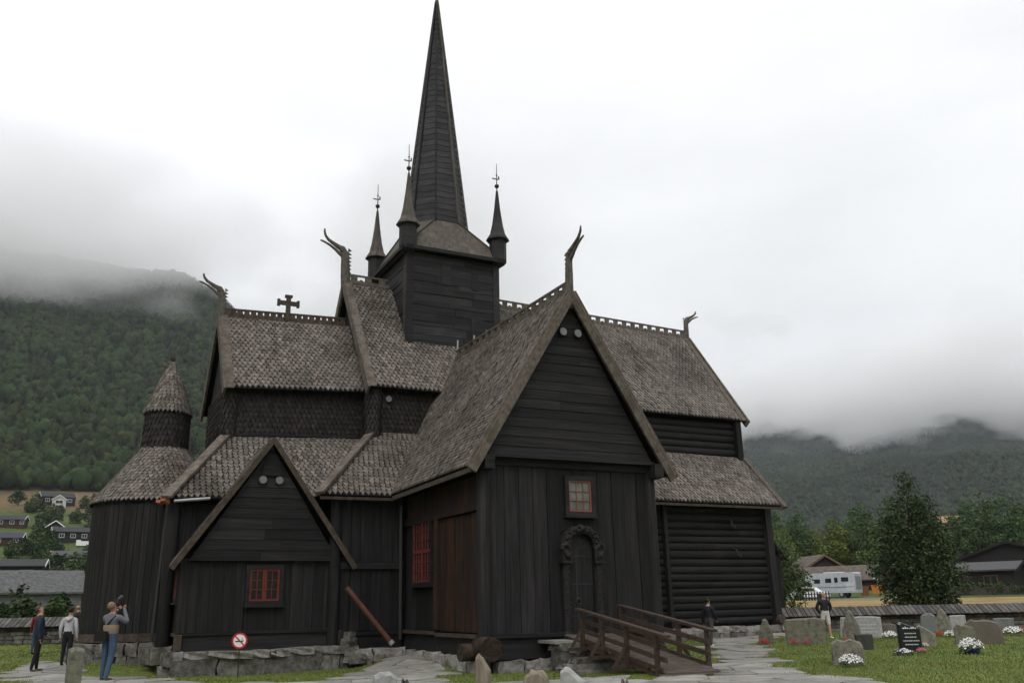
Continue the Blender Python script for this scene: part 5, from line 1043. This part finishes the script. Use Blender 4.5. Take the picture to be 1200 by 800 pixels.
# ------------------------------------------------------------------ mountain forests: far woods as one mass each
def forest(name, az0, az1, r0, r1, n, hmin, hmax, seed, conf, detail, cols):
    rs = np.random.RandomState(seed); az = np.radians(rs.uniform(az0, az1, n)); r = np.sqrt(rs.uniform(r0**2, r1**2, n)); x = CAM[0]+r*np.sin(az); y = CAM[1]+r*np.cos(az); z = ground_h(x, y)
    keep = (fbm(x/60, y/60, 3, seed) > -.34); x, y, z, r = x[keep], y[keep], z[keep], r[keep]; n = len(x)
    alt = (r-r0)/(r1-r0); isc = rs.uniform(0, 1, n) < np.clip(conf+(alt-.4)*.9+fbm(x/150, y/150, 2, 3)*1.4, .05, .97)
    H = rs.uniform(hmin, hmax, n); Vs = []; Fs = []; Cs = []; base = 0
    def emit(idx, tv, tf, wid):
        nonlocal base
        m = len(idx); k = len(tv); a = rs.uniform(0, 6.28, m); c, s = np.cos(a), np.sin(a); w = (H[idx]*wid*rs.uniform(.8, 1.25, m))
        jit = 1+rs.uniform(-.5, .42, (m, k)); X = tv[None, :, 0]*jit*w[:, None]; Y = tv[None, :, 1]*jit*w[:, None]; Z = tv[None, :, 2]*H[idx][:, None]*(1+rs.uniform(-.17, .17, (m, k)))
        Vs.append(np.stack([x[idx][:, None]+X*c[:, None]-Y*s[:, None], y[idx][:, None]+X*s[:, None]+Y*c[:, None], z[idx][:, None]+Z-.3], -1).reshape(-1, 3))
        Fs.append((tf[None]+base+(np.arange(m)*k)[:, None, None]).reshape(-1, 3)); base += m*k
    def ring(k, r, z, ph=0): return [(r*math.cos(6.2832*i/k+ph), r*math.sin(6.2832*i/k+ph), z) for i in range(k)]
    if detail:
        cv = []; cf = []
        for (rz, z0, z1) in ((1, .08, .5), (.75, .33, .75), (.48, .6, 1.0)):
            b = len(cv); cv += ring(6, rz, z0, rz*5)+[(0, 0, z1)]; cf += [(b+i, b+(i+1) % 6, b+6) for i in range(6)]
    else: cv = ring(5, 1, .08)+[(0, 0, 1)]; cf = [(i, (i+1) % 5, 5) for i in range(5)]
    bm = bmesh.new(); bmesh.ops.create_icosphere(bm, subdivisions=2 if detail else 1, radius=1); bv = [(v.co.x, v.co.y, .55+.45*v.co.z) for v in bm.verts]; bf = [[v.index for v in f.verts] for f in bm.faces]; bm.free()
    ic = np.nonzero(isc)[0]; ib = np.nonzero(~isc)[0]
    emit(ic, np.array(cv), np.array(cf), .21); emit(ib, np.array(bv), np.array(bf), .34 if detail else .42)
    for idx, c, nf in ((ic, cols[0], len(cf)), (ib, cols[1], len(bf))):
        k = rs.uniform(.6, 1.45, (len(idx), 1)); hu = rs.uniform(-.15, .2, (len(idx), 1)); cc_ = np.array(c)[None]*k*np.concatenate([1+hu, np.ones_like(hu), 1-hu*.5], 1)
        cc_ = np.repeat(cc_, nf, 0)*rs.uniform(.82, 1.18, (len(idx)*nf, 1)); Cs.append(np.concatenate([cc_, np.ones((len(cc_), 1))], 1))
    V = np.concatenate(Vs); F = np.concatenate(Fs).astype(np.int32); nf = len(F)
    me = bpy.data.meshes.new(name); me.vertices.add(len(V)); me.vertices.foreach_set('co', V.ravel()); me.loops.add(3*nf); me.loops.foreach_set('vertex_index', F.ravel()); me.polygons.add(nf); me.polygons.foreach_set('loop_start', np.arange(0, 3*nf, 3, dtype=np.int32)); me.polygons.foreach_set('loop_total', np.full(nf, 3, dtype=np.int32)); me.update(calc_edges=True)
    a = me.attributes.new('tint', 'FLOAT_COLOR', 'FACE'); a.data.foreach_set('color', np.concatenate(Cs).ravel()); me.materials.append(M['far_leaf']); return link(bpy.data.objects.new(name, me))
M['far_leaf'] = pm('far_foliage', (.7, .7, .7), (1.3, 1.3, 1.3), (.35, .35, .35), .9, .05, .6, (1.2, 1.2, 1.2), attr=1)
o = forest('forest', -6, 20, 548, 1500, 30000, 7, 13, 31, .6, True, ((.0078, .0125, .0072), (.024, .036, .0135))); tag(o, 'dark mixed spruce and birch forest covering the steep hillside under the cloud', 'forest', kind='stuff')
o = forest('forest', 34, 62, 260, 900, 5000, 7, 13, 33, .3, True, ((.013, .021, .011), (.032, .044, .018))); tag(o, 'mixed wood on the valley floor behind the barns', 'forest', kind='stuff')
o = forest('forest', 36, 61, 900, 3300, 70000, 6, 11, 32, .62, False, ((.011, .018, .01), (.023, .034, .014))); tag(o, 'far hazy forest on the mountain across the valley', 'forest', kind='stuff')

# ------------------------------------------------------------------ people
def person(px, py, H, rz, cols, label, armL, armR, legs=((0, 0), (0, 0)), tilt=0.0, lean=0.0, bulk=1.0, hair=None, shorts=False, sleeves=None, hold=None, bag=False, bun=False, hood=None, loc=None):
    """front of the figure is -y; cols: shirt, trousers, shoes, skin; arm: (elbow, wrist) relative to the shoulder"""
    p = Vector(loc) if loc is not None else gp(px, py); s = H/1.75
    o = empty('person', p, rz); tag(o, label, 'person')
    vs, rs_, lb, ed = [], [], [], []
    def add(q, r, l, par=None):
        vs.append(Vector(q)*s); rs_.append((r if isinstance(r, tuple) else (r, r))); lb.append(l); i = len(vs)-1
        if par is not None: ed.append((par, i))
        return i
    b = bulk*1.12; ly = -lean
    pel = add((0, 0, .95), (.155*b, .115*b), 1); wai = add((0, ly*.3, 1.1), (.15*b, .13*b), 0, pel); che = add((0, ly*.8, 1.29), (.172*b, .135*b), 0, wai); top = add((0, ly, 1.42), (.12*b, .085*b), 0, che)
    nk = add((0, ly-.01, 1.5), .056, 3, top)
    hy, hz = -math.sin(tilt), math.cos(tilt); nb = Vector((0, ly-.01, 1.53))
    hp = lambda f, u: nb+Vector((0, f*-hz*1.0+u*-0+0, 0))*0+Vector((0, -f*math.cos(tilt)+u*math.sin(tilt), f*math.sin(tilt)+u*math.cos(tilt)))
    jaw = add(hp(.035, .05), (.062, .075), 3, nk); sku = add(hp(.0, .13), (.078, .098), 3, jaw); crown = add(hp(-.005, .195), (.055, .068), 3, sku)
    hands = []
    for sd, (el, wr) in ((1, armL), (-1, armR)):
        sh = add((sd*.175, ly, 1.4), .068*b, 0, top); S = Vector((sd*.19, ly, 1.4))
        e = add(S+Vector((sd*el[0], el[1], el[2])), .05*b, 0 if sleeves is None else sleeves, sh); w = add(S+Vector((sd*wr[0], wr[1], wr[2])), .034*(b if sleeves is None else 1), 0 if sleeves is None else sleeves, e)
        D = (Vector((sd*wr[0], wr[1], wr[2]))-Vector((sd*el[0], el[1], el[2]))).normalized(); W_ = S+Vector((sd*wr[0], wr[1], wr[2])); pm_ = add(W_+D*.07, (.036, .024), 3, w); hands.append((W_+D*.09, D, sd))
    for sd, (fy, ky) in ((1, legs[0]), (-1, legs[1])):
        h = add((sd*.088, 0, .88), .092*b, 1, pel); k = add((sd*.1, ky, .5), .066, 3 if shorts else 1, h)
        if shorts: vs[k] = Vector((sd*.1, ky, .5))*s; kk = add((sd*.1, ky*.8, .56), .078, 1, None); ed.remove((h, k)); ed.append((h, kk)); ed.append((kk, k))
        a = add((sd*.105, fy+.03, .1), .045, 3 if shorts else 1, k); f = add((sd*.108, fy+.02, .05), .04, 2, a); t = add((sd*.125, fy-.15, .035), (.04, .032), 2, f)
    me = bpy.data.meshes.new('body'); me.from_pydata([tuple(v) for v in vs], ed, []); ob = bpy.data.objects.new('body', me); COL.objects.link(ob)
    md = ob.modifiers.new('Skin', 'SKIN'); md.use_smooth_shade = True; md.branch_smoothing = .6
    sl_ = me.skin_vertices[0].data
    for i, r in enumerate(rs_): sl_[i].radius = (r[0]*s, r[1]*s); sl_[i].use_root = (i == 0)
    ss = ob.modifiers.new('Sub', 'SUBSURF'); ss.levels = 2; ss.render_levels = 2
    dg = bpy.context.evaluated_depsgraph_get(); dg.update(); m2 = bpy.data.meshes.new_from_object(ob.evaluated_get(dg)); bpy.data.objects.remove(ob)
    V = np.array([v.co for v in m2.vertices]); F = [list(q.vertices) for q in m2.polygons]; bpy.data.meshes.remove(m2)
    SV = np.array([tuple(v) for v in vs]); LB = np.array(lb)
    seg = [(SV[a], SV[c], LB[a], LB[c]) for a, c in ed]
    def lab(q):
        best = 9e9; r = 0
        for A, B, la, lc in seg:
            d = B-A; t = np.clip(((q-A)@d)/(d@d+1e-9), 0, 1); e = ((q-A-d*t)**2).sum()
            if e < best: best = e; r = la if t < .55 else lc
        return int(r)
    mb = MB()
    cent = np.array([V[f].mean(0) for f in F])
    mb.v = [tuple(q) for q in V]; mb.f = [tuple(f) for f in F]; mb.mi = [lab(c) for c in cent]; mb.t = [(1, 1, 1)]*len(F)
    for W_, D, sd in hands:   # five unequal, slightly bent fingers
        side = D.cross(Vector((0, -1, .3))).normalized(); fwd = side.cross(D).normalized()
        for k, ln in enumerate((.066, .078, .083, .075, .06)):
            if k == 0: b0 = W_-D*.045+side*.034*sd; d1 = (D*.6+side*.8*sd).normalized(); d2 = (D*.9+fwd*.3).normalized()
            else: b0 = W_+side*(.028-.019*(k-1))*sd; d1 = (D+fwd*.15).normalized(); d2 = (D*.75+fwd*.6).normalized()
            mb.tube([b0*s, (b0+d1*ln*.5)*s, (b0+d1*ln*.5+d2*ln*.5)*s], [.0095*s, .009*s, .006*s], 6, mi=3)
    mb.tube([hp(.09, .115)*s, hp(.122, .1)*s], [.008*s, .014*s], 6, mi=3)
    for sd in (-1, 1): mb.tube([(hp(0, .115)+Vector((sd*.072, 0, 0)))*s, (hp(-.008, .125)+Vector((sd*.088, 0, 0)))*s], [.022*s, .016*s], 7, mi=3)
    body = mb.build('body', [flat(*c) for c in cols], o, smooth=True)
    for sd in (-1, 1): MB().tube([(hp(.083, .135)+Vector((sd*.03, 0, 0)))*s, (hp(.093, .135)+Vector((sd*.03, 0, 0)))*s], [.01*s, .006*s], 6).build('eye', 'iron', o)
    MB().bar((hp(.094, .06)+Vector((-.024, 0, 0)))*s, (hp(.094, .06)+Vector((.024, 0, 0)))*s, .012*s, .009*s).build('mouth', flat('lips', (.3, .12, .1)), o)
    if hair:
        hm = MB(); bm = bmesh.new(); bmesh.ops.create_uvsphere(bm, u_segments=14, v_segments=10, radius=1); rr = random.Random(int(px)); hv = []
        for v in bm.verts:
            c = v.co; k = 1+rr.uniform(-.05, .05); f = -c.y; u = c.z
            if f > .35 and u < .35: u = .35+(u-.35)*.05; 
            if u < -.45: u = -.45
            hv.append((hp(f*.098*k-.012, .135+u*.098*k)+Vector((c.x*.09*k, 0, 0)))*s)
        hm.add(hv, [[v.index for v in f.verts] for f in bm.faces]); bm.free(); hm.build('hair', flat(*hair), o, smooth=True)
        if bun: MB().lathe([(0, -.045), (.035, -.03), (.048, 0), (.035, .03), (0, .045)], hp(-.12, .17)*s, 10).build('hair_bun', flat(*hair), o, smooth=True)
    if hood: MB().tube([Vector((-.11, .05+ly, 1.45))*s, Vector((-.06, .12+ly, 1.42))*s, Vector((0, .14+ly, 1.38))*s, Vector((.06, .12+ly, 1.42))*s, Vector((.11, .05+ly, 1.45))*s], [.03*s, .06*s, .07*s, .06*s, .03*s], 8).build('hood', flat(*hood), o, smooth=True)
    if bag:
        g = MB().box((.1*s, .17*s, .98*s), (.3*s, .13*s, .22*s)).build('hip_bag', flat('black_cloth', (.012, .012, .013)), o); MB().tube([(.1*s, .13*s, 1.1*s), (-.05*s, .14*s, 1.3*s), (-.14*s, .06*s, 1.43*s)], .016*s, 6).build('strap', flat('black_cloth', (.012, .012, .013)), g)
        MB().lathe([(.166, 1.12), (.182, 1.2), (.188, 1.28), (.18, 1.33)], (0, ly*.6*s, 0), 20).build('vest_band', flat('tan_cloth', (.24, .185, .13)), o, smooth=True)
    if hold:
        W_, D, sd = hands[0]; c = hp(.2, .15)*s
        k = MB().box(c, (.14*s, .08*s, .1*s)).build('camera_body', 'iron', o); d = Vector((0, -math.cos(tilt), math.sin(tilt))); MB().tube([c+d*.03*s, c+d*.2*s], [.038*s, .045*s], 12).build('camera_lens', 'iron', k)
    return o
sk1, sk2 = ('skin_a', (.42, .25, .18)), ('skin_b', (.48, .29, .22))
down = ((.04, .02, -.28), (.06, -.04, -.53)); down2 = ((.05, .05, -.27), (.05, -.02, -.52)); fwdarm = ((.05, -.02, -.28), (.02, -.2, -.43))
navy, black, jean, cream = ('navy_knit', (.018, .026, .04)), ('black_cloth', (.012, .012, .013)), ('denim', (.045, .075, .125)), ('white_knit', (.42, .41, .44))
person(41, 787, 1.88, rad(92), (navy, ('dark_trousers', (.013, .013, .017)), ('brown_shoes', (.09, .07, .06)), sk1), 'balding man in navy jumper looking up beside the flagstone path', fwdarm, down, ((-.05, 0), (.08, .03)), .55, -.03, 1.12, ('grey_brown_hair', (.07, .055, .045)))
person(76, 780, 1.75, rad(158), (cream, black, ('black_shoes', (.02, .02, .02)), sk2), 'woman in white hooded sweatshirt and black trousers seen from behind', down2, down, ((.0, 0), (.1, .05)), .1, 0, 1.05, ('dark_brown_hair', (.03, .018, .013)), bun=True, hood=cream)
person(124, 798, 1.9, rad(140), (('grey_shirt', (.12, .12, .14)), jean, ('brown_shoes', (.09, .07, .06)), sk1), 'photographer in jeans and grey shirt with tan band aiming a camera upwards', ((.1, -.16, -.12), (-.06, -.3, .12)), ((.12, -.14, -.14), (-.08, -.28, .14)), ((.0, 0), (.12, .04)), .5, .0, 1.08, ('sandy_hair', (.2, .13, .085)), hold=True, bag=True)
P = dp(85, 776, 36.3); person(91, 776, 1.78, rad(120), (('dark_jacket', (.014, .015, .017)), ('khaki_trousers', (.25, .22, .17)), ('brown_shoes', (.09, .07, .06)), sk1), 'bald man in dark jacket half hidden by the apse wall', down, down2, tilt=.3, bulk=1.1, loc=(P.x, P.y, gh(P.x, P.y)))
P = dp(42, 778, 33.6); person(37, 778, 1.65, rad(150), (('crimson_cloth', (.16, .015, .025)), jean, ('black_shoes', (.02, .02, .02)), sk2), 'person in crimson top and jeans hidden behind the balding man', down, down2, loc=(P.x-.1, P.y, gh(P.x, P.y)), hair=('dark_brown_hair', (.03, .018, .013)))
person(833, 757, 1.66, rad(118), (('black_jacket', (.012, .013, .017)), ('grey_trousers', (.05, .052, .05)), ('white_shoes', (.6, .6, .6)), sk2), 'woman in black jacket and grey trousers walking along the log wall', down2, fwdarm, ((-.16, -.04), (.14, .06)), .05, .02, 1.15, ('dark_brown_hair', (.03, .018, .013)), bun=True)
person(970, 748, 1.78, rad(-22), (('charcoal_jumper', (.02, .021, .024)), ('white_shorts', (.55, .53, .5)), ('white_shoes', (.6, .6, .6)), sk1), 'man in dark jumper and white shorts walking among the gravestones', ((.1, .08, -.26), (-.02, .1, -.45)), ((.1, .08, -.26), (-.02, .1, -.45)), ((-.1, -.05), (.1, .03)), 0, .02, 1.1, shorts=True)

# ------------------------------------------------------------------ grass blades on the near lawns
def grass():
    rs = np.random.RandomState(12); n = 150000; px = rs.uniform(-20, 1230, n); d = 15+rs.uniform(0, 1, n)**1.3*32
    yaw_ = YAW+np.arctan((px-600)/FPX); x = CAM[0]+d*np.sin(yaw_)/np.cos(yaw_-YAW); y = CAM[1]+d*np.cos(yaw_)/np.cos(yaw_-YAW)
    ok = np.ones(n, bool)
    for P in PATHW:
        P = np.array(P); c = np.zeros(n, bool); j = len(P)-1
        for i in range(len(P)):
            den = (P[j, 1]-P[i, 1]) or 1e-9; c ^= ((P[i, 1] > y) != (P[j, 1] > y)) & (x < (P[j, 0]-P[i, 0])*(y-P[i, 1])/den+P[i, 0]); j = i
        ok &= ~c | (rs.uniform(0, 1, n) < .03)
    for x0, x1, y0, y1 in ((-3.4, 3.1, -11.8, 6), (-10.8, -5, -5.3, 6), (-5, 14, -5.2, 6), (13, 17, -2.2, 3)): ok &= ~((x > x0) & (x < x1) & (y > y0) & (y < y1))
    ok &= ~(np.hypot(x-AX, y) < 2.5)
    x, y, d = x[ok], y[ok], d[ok]; n = len(x); z = ground_h(x, y); h = rs.uniform(.02, .05, n)*(1+.5*(fbm(x/1.3, y/1.3, 2, 8) > .1)); a = rs.uniform(0, 6.28, n); w = .006+d*.00042; lx, ly = rs.normal(0, .025, n), rs.normal(0, .025, n)
    V = np.stack([np.stack([x-np.cos(a)*w, y-np.sin(a)*w, z-.01], -1), np.stack([x+np.cos(a)*w, y+np.sin(a)*w, z-.01], -1), np.stack([x+lx, y+ly, z+h], -1)], 1).reshape(-1, 3)
    me = bpy.data.meshes.new('grass'); me.vertices.add(3*n); me.vertices.foreach_set('co', V.ravel()); me.loops.add(3*n); me.loops.foreach_set('vertex_index', np.arange(3*n, dtype=np.int32)); me.polygons.add(n); me.polygons.foreach_set('loop_start', np.arange(0, 3*n, 3, dtype=np.int32)); me.polygons.foreach_set('loop_total', np.full(n, 3, dtype=np.int32)); me.update(calc_edges=True)
    k = rs.uniform(.65, 1.35, (n, 1)); yl = (rs.uniform(0, 1, (n, 1)) < .12+.5*np.clip(fbm(x/3, y/3, 3, 6)*3, 0, 1)[:, None]); c = np.where(yl, np.array([[1.5, 1.15, 1.0]]), np.array([[.95, 1, .9]]))*k
    at_ = me.attributes.new('tint', 'FLOAT_COLOR', 'FACE'); at_.data.foreach_set('color', np.concatenate([c, np.ones((n, 1))], 1).ravel()); me.materials.append(M['grass']); o = link(bpy.data.objects.new('grass', me)); tag(o, 'short mown grass of the churchyard lawns', 'grass', kind='stuff')
grass()

# ------------------------------------------------------------------ low cloud on the mountains and haze
def volume(name, density, color, aniso=0):
    m = bpy.data.materials.new(name); m.use_nodes = True; n = m.node_tree; n.nodes.remove(n.nodes['Principled BSDF']); v = n.nodes.new('ShaderNodeVolumePrincipled'); v.inputs['Color'].default_value = (*color, 1); v.inputs['Density'].default_value = density; v.inputs['Anisotropy'].default_value = aniso; n.links.new(v.outputs[0], n.nodes['Material Output'].inputs['Volume']); return m
def cloud_vapour(zb, zt, D, size, seed, e0, e1, amp=420.0):
    m = bpy.data.materials.new('cloud_vapour'); m.use_nodes = True; nt = m.node_tree; nd = nt.nodes; L = nt.links.new; nd.remove(nd['Principled BSDF']); v = nd.new('ShaderNodeVolumePrincipled'); v.inputs['Color'].default_value = (1, 1, 1, 1); v.inputs['Anisotropy'].default_value = .25
    g = nd.new('ShaderNodeNewGeometry'); mp = nd.new('ShaderNodeMapping'); mp.inputs['Scale'].default_value = (1/size, 1/size, 1.7/size); mp.inputs['Location'].default_value = (seed, seed*1.7, 0); L(g.outputs['Position'], mp.inputs[0])
    n = nd.new('ShaderNodeTexNoise'); n.inputs['Scale'].default_value = 1; n.inputs['Detail'].default_value = 3.5; n.inputs['Roughness'].default_value = .55; L(mp.outputs[0], n.inputs['Vector'])
    sp_ = nd.new('ShaderNodeSeparateXYZ'); L(g.outputs['Position'], sp_.inputs[0])
    def mth(op, a, b_, c=None, cl=False):
        q = nd.new('ShaderNodeMath'); q.operation = op; q.use_clamp = cl
        for i, x in enumerate((a, b_, c)):
            if x is None: continue
            if isinstance(x, (int, float)): q.inputs[i].default_value = x
            else: L(x, q.inputs[i])
        return q.outputs[0]
    A = mth('MULTIPLY_ADD', n.outputs['Fac'], amp, -amp/2); z = sp_.outputs[2]
    lo = mth('MULTIPLY', mth('ADD', mth('ADD', z, -zb), A), 1/75, cl=True); hi = mth('MULTIPLY', mth('ADD', mth('MULTIPLY_ADD', z, -1.0, zt), A), 1/150, cl=True)
    ang = mth('ARCTAN2', mth('ADD', sp_.outputs[0], -float(CAM[0])), mth('ADD', sp_.outputs[1], -float(CAM[1])))
    ed = nd.new('ShaderNodeMapRange'); ed.interpolation_type = 'SMOOTHSTEP'; ed.inputs[1].default_value = rad(e0); ed.inputs[2].default_value = rad(e1); L(ang, ed.inputs[0])
    L(mth('MULTIPLY', mth('MULTIPLY', mth('MULTIPLY', lo, hi), D), ed.outputs[0]), v.inputs['Density']); L(v.outputs[0], nd['Material Output'].inputs['Volume']); return m
def cloud(a0, a1, r0, r1, z0, z1, mat_, label, step):
    az = np.radians(np.linspace(a0, a1, 24)); ins = [(CAM[0]+r0*math.sin(a), CAM[1]+r0*math.cos(a)) for a in az]; ous = [(CAM[0]+r1*math.sin(a), CAM[1]+r1*math.cos(a)) for a in az[::-1]]
    o = MB().prism([(x, y) for x, y in ins+ous], z0, z1, 'z').build('cloud', mat_); mat_.cycles.volume_step_rate = step; tag(o, label, 'cloud', kind='stuff')
cloud(-24, 34, 850, 1800, 200, 760, cloud_vapour(325, 500, .0105, 330, 3.1, 34, 17, 620.0), 'low white cloud bank lying on the steep wooded hillside', .2)
cloud(18, 80, 2150, 4100, 240, 840, cloud_vapour(400, 600, .012, 300, 7.7, 18, 32, 900.0), 'low white cloud bank hiding the top of the far mountain', .12)
hz = MB().box((0, 2500, 600), (16000, 16000, 1250)).build('haze', volume('haze_air', .000085, (.86, .92, 1.0), .4)); tag(hz, 'thin pale haze in the valley air', 'haze', kind='stuff')
